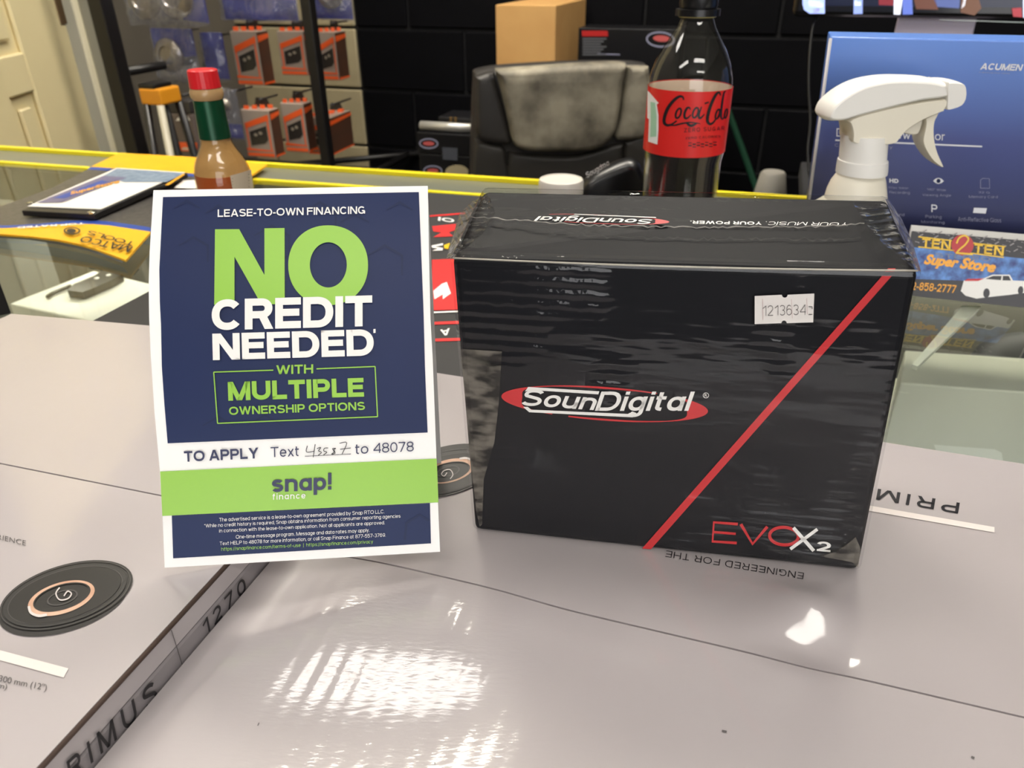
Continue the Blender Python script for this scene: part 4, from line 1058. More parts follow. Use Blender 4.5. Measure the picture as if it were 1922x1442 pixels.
# ================================================================ THINGS ON THE GLASS COUNTER
qa = cr(0, 250, 3.604); qb = cr(0, 0, 3.844); qc = cr(380, 0, 3.844); qd = cr(800, 0, 3.844); qe = cr(1150, 0, 3.845); qf = cr(1470, 0, 3.845); qg = cr(1500, 330, 2.531); q8 = cr(740, 320, 2.254)
def axis_prof(base, rows):
    """rows of (photo row, half width in px) on a vertical axis -> lathe profile (radius, height above base)"""
    out = []
    for y, hw in rows:
        z = zcol(base, y); d = (V((base.x, base.y, z)) - CAM).dot(FW); out.append((hw * d / FPX, z - base.z))
    return out
M_BOTGL = film('bottle_plastic', (250, 250, 244), ior=1.5, rough=0.03, gain=1.6, haze=0.012, haze_col=(200, 198, 186))
# ---- soda bottle
cb = onz(1262, 481, ZG)
soda = thing('soda_bottle', cb, 'clear plastic soda bottle with black cap, red label and dark cola, behind the black box', 'bottle')
hc = lambda y: zcol(cb, y) - cb.z
up_rows = [(18, 27), (30, 28.5), (36, 31), (50, 36), (65, 44), (80, 52), (92, 59), (105, 65), (118, 70), (132, 74), (145, 76.5), (160, 77.5)]
lo = [(0.030, 0.0), (0.0345, 0.004), (0.0355, 0.012), (0.0345, 0.03), (0.0335, 0.05), (0.034, 0.06)]
upp = axis_prof(cb, up_rows)[::-1]
RL = upp[0][0]; z_lb, z_lt = hc(279), hc(160)
body_prof = [(r * RL / 0.0355, z) for r, z in lo if z < z_lb - 0.012] + [(RL * 0.955, z_lb - 0.008), (RL, z_lb), (RL, z_lt)] + [p for p in upp[1:]]
lathe('bottle_body', body_prof, cb, M_BOTGL, soda, 48, cap=False)
zl = z_lb + 0.022
cola = [(max(r - 0.0012, 0.001), z + 0.0006) for r, z in body_prof if z < zl] + [(RL - 0.0014, zl)]
lathe('cola', cola, cb, mat('dark_cola', (14, 7, 6), 0.12, spec=0.6), soda, 48)
M_COKER = mat('red_label', (222, 38, 34), 0.35)
label_o = lathe('label', [(RL + 0.0004, z_lb), (RL + 0.0004, z_lt)], cb, M_COKER, soda, 64, cap=False)
lathe('label_inside', [(RL - 0.0003, z_lb + 0.001), (RL - 0.0003, z_lt - 0.0005)], cb, mat('label_white_back', (226, 204, 186), 0.6), soda, 64, cap=False)
M_BLKP = mat('black_plastic', (16, 16, 18), 0.3)
zc0 = hc(18)
lathe('cap', [(0.0165, zc0 - 0.004), (0.0165, zc0 + 0.0005), (0.0135, zc0 + 0.001), (0.0142, zc0 + 0.003), (0.0142, zc0 + 0.019), (0.0132, zc0 + 0.0205), (0.0001, zc0 + 0.0205)], cb, M_BLKP, soda, 40)
lathe('neck_ring', [(0.0138, hc(32)), (0.0145, hc(28)), (0.0138, hc(22))], cb, mat('amber_plastic', (150, 140, 92), 0.25), soda, 36, cap=False)
S_CO = surf_cyl((cb.x, cb.y), RL + 0.0005)
fl_ = lambda *p, k=6: smooth_pts([qe(*a) for a in p], k)
tp = lambda t: 0.45 + 0.75 * math.sin(math.pi * min(max(t, 0.03), 0.97))
strokes('script_lettering', [(fl_((512, 722), (505, 700), (478, 698), (436, 730), (396, 785), (374, 845), (372, 885), (392, 903), (425, 898), (462, 872)), 5.2, tp),
    (fl_((384, 898), (440, 905), (500, 892), (560, 884), (632, 893)), 2.6, tp), (fl_((530, 886), (566, 908), (610, 888)), 4.2, tp),
    ([qe(*p) for p in ellipse(474, 818, 17, 37, 0.35, 24)], 3.6, None, True),
    (fl_((560, 792), (552, 776), (534, 784), (518, 822), (522, 852), (540, 852), (566, 828)), 3.8, tp),
    ([qe(*p) for p in ellipse(598, 814, 18, 38, 0.35, 24)], 3.4, None, True), (fl_((642, 770), (624, 822), (624, 850), (638, 850), (662, 824)), 3.4, tp),
    ([qe(664, 748), qe(694, 738)], 3),
    (fl_((778, 690), (770, 668), (748, 680), (716, 740), (692, 812), (684, 868), (698, 894), (722, 888), (746, 858)), 5.0, tp),
    ([qe(*p) for p in ellipse(758, 824, 13, 36, 0.3, 24)], 3.2, None, True),
    (fl_((818, 660), (804, 670), (790, 750), (782, 836), (792, 860), (804, 846)), 3.2, tp), ([qe(*p) for p in ellipse(818, 820, 9, 34, 0.2, 20)], 2.6, None, True)], S_CO, M_INKDK, label_o, 0.0003)
text('label_lettering', [('ZERO SUGAR', qe(516, 955), qe(806, 940), qe(516, 926), 0.13, 0, 2.45), ('ZERO CALORIES', qe(526, 1006), qe(778, 992), qe(526, 990), 0.13, 0, 2.3)], S_CO, M_INKDK, label_o, 0.0003)
strokes('label_small_print', [([qe(546 + k * 30, 1032 + 12 * ((j + k) % 2) + j * 9 - k * 0.9), qe(570 + k * 30, 1032 + 12 * ((j + k) % 2) + j * 9 - k * 0.9)], 1.5) for k in range(7) for j in range(3)], S_CO, M_INKDK, label_o, 0.0003)['kind'] = 'stuff'
flat_poly('label_white_panel', [[qe(*p) for p in ((251, 655), (262, 662), (332, 745), (318, 752), (330, 830), (330, 940), (322, 1043), (256, 1022), (262, 860), (249, 852))]], S_CO, M_WHT, label_o, 0.0003, 8)
flat_poly('label_green_panel', [[qe(*p) for p in ((272, 735), (306, 742), (316, 840), (314, 985), (270, 990), (274, 860))]], S_CO, mat('mint_print', (168, 212, 180), 0.4), label_o, 0.0005, 8)
# ---- hot sauce bottle
hb = onz(447, 475, ZG)
hot = thing('hot_sauce_bottle', hb, 'small glass hot sauce bottle with red cap and green neck sleeve, behind the sign', 'bottle')
hh = lambda y: zcol(hb, y) - hb.z
neck = axis_prof(hb, [(180, 27), (200, 25.5), (235, 26), (256, 26.5), (270, 29), (283, 35), (295, 42), (307, 47), (320, 50), (335, 51.5)])
RB = neck[-1][0]
bp = [(RB * 0.9, 0), (RB, 0.004), (RB, neck[-1][1] * 0.6)] + neck[::-1]
lathe('glass_body', bp, hb, film('bottle_glass', (246, 236, 214), ior=1.5, rough=0.03, gain=1.3), hot, 40, cap=False)
zs = hh(322)
lathe('sauce', [(RB * 0.88, 0.002), (RB - 0.001, 0.005), (RB - 0.001, neck[-1][1] * 0.6), (RB - 0.001, zs)], hb, mat('orange_sauce', (190, 104, 62), 0.35, noise=(60, 0.8, (176, 90, 52))), hot, 40)
res = [(r - 0.0008, z) for r, z in bp if z > zs - 0.002 and z < hh(246)]
lathe('sauce_residue', [(RB - 0.0012, zs)] + res, hb, mat('sauce_film', (188, 156, 114), 0.35, noise=(80, 0.7, (204, 174, 132)), alpha=0.9), hot, 40, cap=False)
gs = axis_prof(hb, [(258, 28.5), (225, 27.5), (187, 27)])
lathe('neck_sleeve', gs, hb, mat('green_foil', (18, 84, 52), 0.28, metal=0.35, noise=(50, 0.8, (12, 62, 40))), hot, 36, cap=False)
lp = axis_prof(hb, [(186, 27), (180, 30), (172, 30.5), (165, 28)])
lathe('glass_lip', lp, hb, mat('sauce_lip', (186, 150, 104), 0.2), hot, 36)
cp_ = axis_prof(hb, [(164, 28), (150, 27.6), (132, 27), (130, 25)])
nseg = 48; vs, fs = [], []
for r, z in cp_:
    for i in range(nseg):
        a = 2 * math.pi * i / nseg; R = r * (1 + 0.006 * (1 if i % 2 else -1)); vs.append(V((hb.x + R * math.cos(a), hb.y + R * math.sin(a), hb.z + z)))
for k in range(len(cp_) - 1):
    for i in range(nseg):
        j = (i + 1) % nseg; fs.append((k * nseg + i, k * nseg + j, (k + 1) * nseg + j, (k + 1) * nseg + i))
fs.append(tuple(range(nseg))[::-1]); fs.append(tuple((len(cp_) - 1) * nseg + i for i in range(nseg)))
obj('cap', vs, fs, mat('red_cap', (222, 34, 42), 0.35), hot)
S_HB = surf_cyl((hb.x, hb.y), RB + 0.0003)
flat_poly('label_or_glint', [[qb(1660, 1268), qb(1700, 1258), qb(1760, 1240), qb(1812, 1222), qb(1835, 1420), qb(1690, 1440)]], S_HB, mat('buff_label', (206, 192, 166), 0.6), hot, 0.0003, 8)
strokes('label_print', [([qb(1675, 1290 + k * 22), qb(1800, 1258 + k * 22)], 1.2) for k in range(5)], S_HB, M_INKGR, hot, 0.0005)['kind'] = 'stuff'
# ---- trigger spray bottle
sb = onz(1556, 565, ZG)
spray = thing('spray_bottle', sb, 'white plastic trigger spray bottle in front of the blue box', 'spray bottle')
M_CRW = mat('cream_white_plastic', (238, 232, 214), 0.38)
M_WHP = mat('white_plastic', (244, 242, 236), 0.35)
hs = lambda y: zcol(sb, y) - sb.z
def sprof(rows):
    out = []; sh = []
    for y, x0, x1 in rows:
        z = zcol(sb, y); d = (V((sb.x, sb.y, z)) - CAM).dot(FW); ax = proj((sb.x, sb.y, z))[0]
        out.append(((x1 - x0) / 2 * d / FPX, z - sb.z)); sh.append(((x0 + x1) / 2 - ax) * d / FPX)
    return out, sh
pr, sh = sprof([(372, 1549, 1663), (355, 1554, 1662), (340, 1561, 1661), (328, 1570, 1659), (318, 1576, 1656)])
lo_ = [(0.034, 0.0), (0.037, 0.004), (0.037, 0.055), (0.034, 0.068), (0.028, 0.08)]
lo_ = [p for p in lo_ if p[1] < pr[0][1] - 0.004]
lathe('bottle_body', lo_ + pr, sb, M_CRW, spray, 44, ell=(1, 0.8), shift=[0.0] * len(lo_) + sh)
pr, sh = sprof([(324, 1571, 1662), (318, 1572, 1663), (300, 1575, 1664), (299, 1577, 1661), (262, 1580, 1664), (252, 1582, 1664)])
lathe('collar', pr, sb, M_WHP, spray, 44, shift=sh)
SPN = V((0, -1, 0)); SPS = surf_plane(sb, SPN)
sr_, su_ = V((1, 0, 0)), V((0, 0, 1))
def spoly(*pts, k=3):
    P = [SPS(*qf(*p)) for p in pts]; P = P + [P[0]]
    q = smooth_pts([((p - sb).dot(sr_), (p - sb).dot(su_)) for p in P], k); return q[:-1]
puff('head_body', spoly((420, 856), (438, 900), (446, 945), (448, 1004), (520, 1022), (650, 1026), (752, 1014), (800, 962), (850, 908), (960, 842), (1080, 792), (1103, 772), (1108, 690), (745, 745), (490, 810)), sb, sr_, su_, 0.0125, M_CRW, spray, 0.1)
puff('head_shell', spoly((262, 822), (270, 790), (302, 732), (390, 656), (520, 586), (680, 548), (850, 542), (1000, 550), (1082, 568), (1116, 580), (1112, 684), (930, 716), (745, 758), (490, 824), (380, 856), (282, 856)), sb, sr_, su_, 0.015, M_WHP, spray, 0.2)
puff('nozzle', spoly((1108, 572), (1150, 570), (1205, 573), (1240, 586), (1254, 625), (1250, 690), (1218, 742), (1155, 768), (1104, 770), (1106, 700), k=2), sb, sr_, su_, 0.0135, M_WHP, spray, 0.07)
puff('trigger', spoly((985, 838), (1030, 815), (1078, 796), (1072, 820), (1052, 862), (1046, 930), (1054, 1010), (1076, 1090), (1114, 1174), (1110, 1186), (1096, 1186), (1040, 1142), (990, 1070), (966, 1000), (978, 930), (986, 880)), sb, sr_, su_, 0.0085, M_CRW, spray, 0.06)
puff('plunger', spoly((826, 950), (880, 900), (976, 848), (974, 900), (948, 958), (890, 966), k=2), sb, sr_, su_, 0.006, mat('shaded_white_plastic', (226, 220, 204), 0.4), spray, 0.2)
# ---- blue box of the mirror camera
ab = onz(1502, 500, ZG)
S_AC = surf_plane(ab, -EW)
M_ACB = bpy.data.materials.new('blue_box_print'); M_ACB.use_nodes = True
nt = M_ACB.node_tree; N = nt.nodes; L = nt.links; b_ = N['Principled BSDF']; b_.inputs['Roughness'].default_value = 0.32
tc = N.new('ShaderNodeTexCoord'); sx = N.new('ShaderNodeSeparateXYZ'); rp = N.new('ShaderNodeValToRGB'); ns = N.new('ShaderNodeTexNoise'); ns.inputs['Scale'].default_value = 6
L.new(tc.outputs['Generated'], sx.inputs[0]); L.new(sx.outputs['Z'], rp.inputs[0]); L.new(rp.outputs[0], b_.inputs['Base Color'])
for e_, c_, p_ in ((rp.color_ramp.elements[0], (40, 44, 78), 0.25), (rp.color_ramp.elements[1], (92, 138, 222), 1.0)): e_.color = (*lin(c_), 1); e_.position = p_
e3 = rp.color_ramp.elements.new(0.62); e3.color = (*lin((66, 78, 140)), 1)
ztop = S_AC(1560, 69).z
mb = thing('camera_box', ab + EU * 0.12 + EW * 0.02, 'tall blue gradient printed box for a mirror camera, standing behind the white spray bottle', 'box')
atp = S_AC(1559, 69); wdt = 0.31
a0 = V((ab.x, ab.y, ZG)); tl_ = V((atp.x, atp.y, 0)) - V((ab.x, ab.y, 0))
a0 = V((ab.x, ab.y, ZG)) + tl_ * 0.0
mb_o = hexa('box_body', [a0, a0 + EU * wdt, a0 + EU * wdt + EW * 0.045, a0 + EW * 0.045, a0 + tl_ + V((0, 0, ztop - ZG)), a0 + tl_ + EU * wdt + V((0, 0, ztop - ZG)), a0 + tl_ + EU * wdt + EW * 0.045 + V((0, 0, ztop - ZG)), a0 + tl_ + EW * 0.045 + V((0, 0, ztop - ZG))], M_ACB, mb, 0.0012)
M_EDGE = mat('white_board_edge', (206, 204, 206), 0.6)
tube('board_edge', [S_AC(1559, 72, 0.0006), S_AC(1502, 499, 0.0006)], 0.0013, M_EDGE, mb, 6)
M_PRW = mat('white_box_print', (232, 234, 240), 0.4); M_PRG = mat('pale_blue_print', (150, 152, 178), 0.4)
text('brand_lettering', [('ACUMEN', qf(1420, 502), qf(1730, 512), qf(1424, 455), 0.21, 0.25, 2.08)], S_AC, M_PRW, mb_o, 0.0005)
text('small_lettering', [('Capturing your safety', qf(1414, 528), qf(1636, 538), qf(1414, 516), 0.12, 0, 1.2), ('Camera with safety', qf(372, 1064), qf(788, 1080), qf(372, 1036), 0.12, 0, 1.2)], S_AC, M_PRG, mb_o, 0.0005)
text('title_lettering', [('Dual Rearview Mirror', qf(384, 985), qf(1166, 1014), qf(386, 926), 0.12, 0, 1.2)], S_AC, M_PRW, mb_o, 0.0005)
strokes('title_rule', [([qf(376, 1012), qf(1436, 1058)], 3.0)], S_AC, M_PRW, mb_o, 0.0005)
text('feature_heading', [('HD', qf(766, 1318), qf(832, 1322), qf(766, 1288), 0.26)], S_AC, M_PRW, mb_o, 0.0005)
text('feature_lettering', [('30fps 1080P', qf(756, 1362), qf(904, 1370), qf(756, 1346), 0.12, 0, 1.3), ('Recording', qf(766, 1402), qf(914, 1406), qf(766, 1378), 0.12, 0, 1.3), ('140° Wide', qf(1036, 1374), qf(1174, 1380), qf(1036, 1358), 0.12, 0, 1.3),
    ('Viewing Angle', qf(1004, 1420), qf(1212, 1424), qf(1004, 1398), 0.12, 0, 1.3), ('32 GB', qf(1408, 1394), qf(1490, 1398), qf(1408, 1380), 0.12, 0, 1.3), ('Memory Card', qf(1340, 1434), qf(1548, 1436), qf(1340, 1410), 0.12, 0, 1.3),
    ('Parking', qg(600, 205), qg(676, 208), qg(600, 186), 0.12, 0, 1.3), ('Monitoring', qg(580, 228), qg(690, 232), qg(580, 212), 0.12, 0, 1.3), ('Anti-Reflective Glass', qg(754, 216), qg(960, 222), qg(754, 196), 0.12, 0, 1.3), ('Sound', qg(440, 190), qg(500, 192), qg(440, 176), 0.12, 0, 1.3)], S_AC, M_PRG, mb_o, 0.0005)
text('feature_letter', [('P', qg(628, 172), qg(656, 174), qg(628, 136), 0.16)], S_AC, M_PRW, mb_o, 0.0005)
eye = [qf(*p) for p in ((1082, 1306), (1100, 1290), (1120, 1284), (1142, 1290), (1160, 1308), (1142, 1322), (1118, 1328), (1098, 1320))]
flat_poly('eye_emblem', [eye], S_AC, M_PRW, mb_o, 0.0005)
flat_poly('eye_emblem_pupil', [ellipse(*qf(1121, 1306), 3.8, 4, 0, 20)], S_AC, M_NAVYD, mb_o, 0.0008)
strokes('card_emblem', [([qf(1424, 1358), qf(1424, 1300), qf(1440, 1288), qf(1488, 1290), qf(1490, 1360), qf(1424, 1358)], 1.1)], S_AC, M_PRG, mb_o, 0.0005)
flat_poly('mirror_emblem', [[qg(830, 152), qg(892, 154), qg(886, 180), qg(826, 176)]], S_AC, M_PRW, mb_o, 0.0005)
# ---- card stand with the shop's card
bb_ = onz(1800, 566, ZG)
ce = EU; cu = (V((0, 0, 1)) * math.cos(math.radians(16)) + EW * math.sin(math.radians(16))); S_C = surf_plane(bb_, ce.cross(cu))
holder = thing('card_stand', bb_, 'white card stand behind the printed shop card at the right edge', 'stand')
card = thing('shop_card', bb_, 'printed shop card with yellow lettering and a white pickup truck, leaning on its stand', 'card')
p0 = S_C(1712, 434); p1 = p0 + EU * 0.098
def cquad(l, u0, u1, v0, v1):
    o = V((p0.x, p0.y, p0.z)); cn_ = ce.cross(cu).normalized();
    if cn_.y > 0: cn_ = -cn_
    return [o + EU * u + cu * v + cn_ * l for u, v in ((u0, v0), (u1, v0), (u1, v1), (u0, v1))]
Hc_ = (p0.z - ZG - 0.0004) / cu.z
q_a, q_b = cquad(0, 0, 0.098, -Hc_, 0), cquad(-0.0005, 0, 0.098, -Hc_, 0)
M_CKB = mat('black_card_print', (26, 22, 24), 0.35)
card_o = hexa('card_body', q_a + q_b, M_CKB, card)
hq_a, hq_b = cquad(-0.0012, -0.001, 0.1, -Hc_ + 0.0008, 0.0045), cquad(-0.0042, -0.001, 0.1, -Hc_ + 0.0008, 0.0045)
hexa('stand_back', hq_a + hq_b, mat('white_card_stock', (216, 214, 208), 0.6), holder)
fo = [V((p.x, p.y, ZG + z_)) for z_ in (0.0002, 0.0012) for p in (hq_a[0], hq_a[1], hq_a[1] + EW * 0.04, hq_a[0] + EW * 0.04)]
hexa('stand_foot', fo, MATS['white_card_stock'], holder)
M_SWIRL = mat('blue_swirl_print', (18, 44, 120), 0.35, noise=(160, 0.35, (92, 150, 224), 6))
M_CYEL = mat('yellow_print', (240, 196, 30), 0.35); M_CORG = mat('orange_print', (246, 172, 36), 0.35)
flat_poly('blue_swirl', [[qg(545, 340), qg(1080, 395), qg(1080, 510), qg(545, 490)]], S_C, M_SWIRL, card_o, 0.0002)
dm = []
for i in range(15):
    for j in range(3):
        x, y = 550 + i * 36 + (j % 2) * 18, 262 + j * 24 + i * 3.6; s_ = 1 if (i + j) % 2 else -1
        dm.append([qg(x, y), qg(x + 20, y - 11 * s_), qg(x + 22, y - 6 * s_), qg(x + 2, y + 5)])
flat_poly('tread_plate_print', dm, S_C, mat('grey_tread_print', (150, 144, 144), 0.4), card_o, 0.0003)['kind'] = 'stuff'
text('shop_lettering', [('TEN', qg(584, 338), qg(722, 352), qg(584, 296), 0.2, 0.08, 2.16), ('TEN', qg(832, 366), qg(974, 382), qg(832, 322), 0.2, 0.08, 2.16)], S_C, M_CYEL, card_o, 0.0005)
strokes('shop_lettering_bars', [([qg(566, 290), qg(726, 308)], 2.2), ([qg(566, 338), qg(738, 355)], 2.2), ([qg(826, 320), qg(980, 337)], 2.2), ([qg(770, 362), qg(972, 388)], 2.2)], S_C, M_CYEL, card_o, 0.0004)
flat_poly('red_ball', [ellipse(*qg(776, 330), 21, 20, 0, 36)], S_C, mat('dark_red_print', (186, 26, 30), 0.35), card_o, 0.0004)
strokes('numeral', [(smooth_pts([qg(*p) for p in ((748, 322), (760, 296), (786, 284), (804, 300), (790, 326), (760, 352), (748, 368))], 5), 3.2), ([qg(744, 366), qg(826, 374)], 3.2)], S_C, M_CYEL, card_o, 0.0007)
text('stereo_lettering', [('STEREO', qg(648, 386), qg(908, 406), qg(648, 366), 0.16, 0, 2.2)], S_C, mat('slate_print', (128, 134, 156), 0.4), card_o, 0.0005)
text('store_lettering', [('Super', qg(588, 434), qg(752, 452), qg(600, 370), 0.05, 0.3), ('Store', qg(760, 440), qg(930, 462), qg(770, 386), 0.05, 0.3)], S_C, M_CORG, card_o, 0.0007)
text('phone_lettering', [('512-858-2777', qg(492, 538), qg(746, 558), qg(494, 500), 0.17, 0.15)], S_C, M_CORG, card_o, 0.0005)
flat_poly('truck_print', [[qg(*p) for p in ((768, 548), (782, 498), (880, 486), (918, 470), (1000, 470), (1016, 498), (1075, 500), (1075, 556), (1000, 566), (905, 576), (842, 584), (790, 570))]], S_C, M_WHT, card_o, 0.0005)
flat_poly('truck_window_print', [[qg(*p) for p in ((885, 490), (922, 476), (962, 476), (958, 496))], [qg(*p) for p in ((968, 476), (996, 476), (1006, 498), (966, 497))]], S_C, M_INKDK, card_o, 0.0007)['kind'] = 'stuff'
flat_poly('truck_hood_print', [[qg(*p) for p in ((784, 500), (800, 490), (880, 488), (850, 500))]], S_C, M_RED, card_o, 0.0007)
flat_poly('truck_wheel_print', [ellipse(*qg(890, 558), 6, 9, 0.1, 20), ellipse(*qg(1052, 545), 5, 8, 0.1, 20)], S_C, M_INKDK, card_o, 0.0007)['kind'] = 'stuff'
# ---- little jar with a frosted lid, dark case behind it
jb = onz(1051, 428, ZG)
jar = thing('plastic_jar', jb, 'small clear jar with a frosted white screw lid behind the black box', 'jar')
jr = 41 * (V(jb) - CAM).dot(FW) / FPX; zj = zcol(jb, 335) - jb.z; zk = zcol(jb, 360) - jb.z
lathe('jar_body', [(jr * .9, 0), (jr * .95, .002), (jr * .95, zk)], jb, film('frosted_jar', (226, 226, 220), haze=0.35, rough=0.2), jar, 36)
lathe('lid', [(jr, zk - 0.001), (jr, zj - 0.003), (jr * .96, zj - 0.0005), (jr * .9, zj), (jr * .86, zj - 0.0012), (0.0005, zj - 0.0012)], jb, mat('frosted_lid', (214, 210, 200), 0.4, trans=0.0), jar, 40)
kb = onz(1150, 402, ZG)
S_K = surf_plane(kb, V((0, -1, 0)))
kp = [S_K(*p) for p in ((1082, 401), (1085, 362), (1100, 334), (1140, 311), (1170, 299), (1186, 298), (1200, 306), (1211, 330), (1214, 362), (1214, 401))]
pouch = thing('black_case', kb, 'rounded black case with slanted white lettering behind the frosted jar', 'case')
puff('case_body', smooth_pts([((p - kb).x, (p - kb).z) for p in kp], 3), kb + V((0, 0, 0)), V((1, 0, 0)), V((0, 0, 1)), 0.016, M_BLKP, pouch, 0.5)
SK2 = surf_plane(kb + V((0, -0.0165, 0)), V((0, -1, 0)))
text('lettering', [('Sougdma', (1103, 337), (1146, 312), (1098, 325), 0.14, 0.2, 0.9)], SK2, M_WHT, pouch, 0.0008)
# ---- counter mat with red print (between sign and black box)
mt = [onz(*p, ZG) for p in ((165, 614), (440, 463), (808, 368))]
m0 = onz(190, 600, ZG); m1 = onz(290, 547, ZG); md = (m1 - m0).normalized()
mf = onz(815, 366, ZG); me_dir = C1
fl_c = line_int(m0, md, mf, me_dir); fr_c = fl_c + me_dir * 0.36
nl_c = m0 + md * ((V((0, 0, 0))).x); nn_ = cpt(0, VN + 0.012, ZG); nl_c = line_int(m0, md, nn_, C1); nr_c = nl_c + me_dir * 0.36
S_M = surf_z(ZG + 0.0022)
mm_ = [V((p.x, p.y, ZG + 0.0002)) for p in (nl_c, nr_c, fr_c, fl_c)]
cmat = tag(hexa('counter_mat', mm_ + [p + V((0, 0, 0.002)) for p in mm_], mat('black_mat', (30, 29, 31), 0.6, noise=(30, 0.6, (24, 23, 25))), None), 'black counter mat with red and white print between sign and black box', 'mat')
M_RED2 = mat('bright_red_print', (222, 44, 44), 0.4)
for poly in ([q8(150, 190), q8(300, 178), q8(300, 184), q8(150, 196)], [q8(160, 236), q8(262, 226), q8(258, 252), q8(230, 262), q8(250, 278), q8(165, 282), q8(200, 262), q8(165, 258)],
             [q8(160, 378), q8(300, 372), q8(300, 588), q8(160, 592)], [q8(160, 641), q8(300, 636), q8(300, 648), q8(160, 653)], [q8(160, 712), q8(300, 708), q8(300, 720), q8(160, 724)]):
    flat_poly('red_print', [poly], S_M, M_RED2, cmat, 0.0004)
for poly in ([q8(165, 510), q8(200, 480), q8(222, 472), q8(240, 520), q8(205, 545), q8(205, 525), q8(170, 545)], [q8(160, 598), q8(300, 592), q8(300, 598), q8(160, 604)], [q8(158, 318), q8(206, 308), q8(206, 316), q8(170, 322), q8(206, 328), q8(204, 338), q8(160, 340), q8(186, 330), q8(160, 326)]):
    flat_poly('white_print', [poly], S_M, M_WHT, cmat, 0.0007)
flat_poly('yellow_print', [[q8(210, 316), q8(236, 306), q8(228, 332), q8(212, 330)]], S_M, M_CYEL, cmat, 0.0007)
text('white_lettering', [('OI', (852, 418), (822, 414), (853, 411), 0.2), ('A', (844, 616), (826, 619), (846, 628), 0.2)], S_M, M_WHT, cmat, 0.0007)
# ---- catalogue with yellow bands
def sheet(name, rows, m, parent, th=0.002):
    """rows: list of (pixel row points, z list) from far to near -> a curved sheet"""
    nr, nc_ = len(rows), len(rows[0][0]); vs, fs = [], []
    for lay in (0, 1):
        for pts, zs in rows:
            for (x, y), z in zip(pts, zs): p = onz(x, y, z); vs.append(p - V((0, 0, th * lay)))
    n1 = nr * nc_
    for j in range(nr - 1):
        for i in range(nc_ - 1):
            a = j * nc_ + i; fs.append((a, a + nc_, a + nc_ + 1, a + 1)); fs.append((n1 + a, n1 + a + 1, n1 + a + nc_ + 1, n1 + a + nc_))
    per = [i for i in range(nc_)] + [j * nc_ + nc_ - 1 for j in range(1, nr)] + [(nr - 1) * nc_ + i for i in range(nc_ - 2, -1, -1)] + [j * nc_ for j in range(nr - 2, 0, -1)]
    for i in range(len(per)):
        a, b = per[i], per[(i + 1) % len(per)]; fs.append((a, b, n1 + b, n1 + a))
    return obj(name, vs, fs, m, parent, smooth=False)
cat = thing('tool_catalogue', onz(240, 400, ZG), 'curled catalogue with yellow and blue end bands lying on the glass at the left', 'catalogue')
def zc_(s, t): return ZG + 0.0066 + 0.011 * max(0, t - 0.55) * (0.35 + 0.65 * math.sin(math.pi * min(1, max(0, s)))) 
far_ = [(222, 288), (310, 292), (400, 297), (502, 309)]; near_ = [(-95, 433), (53, 443), (111, 450), (166, 462), (236, 488)]
def lp_(c, t):
    k = t * (len(c) - 1); i = min(int(k), len(c) - 2); f = k - i; return (c[i][0] * (1 - f) + c[i + 1][0] * f, c[i][1] * (1 - f) + c[i + 1][1] * f)
nearP = [(-95, 433), (-20, 438), (53, 443), (111, 450), (166, 462), (236, 488)]; brP = [(-90, 424), (-10, 429), (60, 426), (130, 420), (190, 421), (283, 435)]
bsP = [(-86, 419), (-5, 424), (65, 421), (135, 414), (195, 414), (283, 427)]; midP = [(100, 352), (160, 356), (220, 360), (290, 364), (350, 368), (396, 372)]
f2P = [(170, 313), (230, 317), (290, 321), (350, 325), (410, 330), (462, 336)]; f1P = [(164, 318), (224, 322), (284, 326), (344, 330), (404, 335), (456, 341)]
frP = [(222, 288), (280, 290), (336, 293), (392, 297), (448, 302), (502, 309)]
NCOL = 12
def rowz(P, t): return ([lp_(P, i / NCOL) for i in range(NCOL + 1)], [zc_(i / NCOL, t) for i in range(NCOL + 1)])
M_MATY = mat('catalogue_yellow', (246, 188, 24), 0.4, noise=(30, 0.6, (240, 176, 20)))
M_MATB = mat('catalogue_blue', (40, 72, 156), 0.4)
M_MATK = mat('catalogue_dark_photo', (58, 56, 54), 0.35, noise=(220, 0.5, (92, 88, 84)))
sheet('cover_far_band', [rowz(frP, 0), rowz(f2P, .13)], M_MATY, cat)
sheet('cover_far_stripe', [rowz(f2P, .13), rowz(f1P, .16)], M_MATB, cat)
sheet('cover_photo', [rowz(f1P, .16), rowz(midP, .4), rowz(bsP, .8)], M_MATK, cat)
sheet('cover_near_stripe', [rowz(bsP, .8), rowz(brP, .83)], M_MATB, cat)
sheet('cover_near_band', [rowz(brP, .83), rowz(nearP, 1.0)], M_MATY, cat)
S_CAT = surf_z(lambda x, y: 0)  # replaced just below
zband = lambda px: zc_((px + 90) / 330, .95)
def S_CAT(px, py, lift=0.0): return onz(px, py, zband(px) + 0.0012 + lift)
text('band_lettering', [('MATCO', qa(902, 768), qa(566, 694), qa(866, 806), 0.17, 0, 2.05), ('TOOLS', qa(918, 738), qa(606, 656), qa(892, 764), 0.17, 0, 2.05)], S_CAT, M_INKDK, cat, 0.0012)
ring('band_emblem', ellipse(*qa(487, 660), 16, 7, 0.02, 28), ellipse(*qa(487, 660), 12.5, 5, 0.02, 28), S_CAT, M_INKDK, cat, 0.0012)
flat_poly('band_emblem_globe', [ellipse(*qa(482, 660), 9, 4.2, 0.02, 24)], S_CAT, M_INKDK, cat, 0.0012)
def S_STR(px, py, lift=0.0): return onz(px, py, zc_((px + 80) / 340, .8) + 0.0014 + lift)
text('stripe_lettering', [('TOP RATED', qa(572, 604), qa(120, 632), qa(570, 616), 0.2, 0, 2.1)], S_STR, M_WHT, cat, 0.0008)
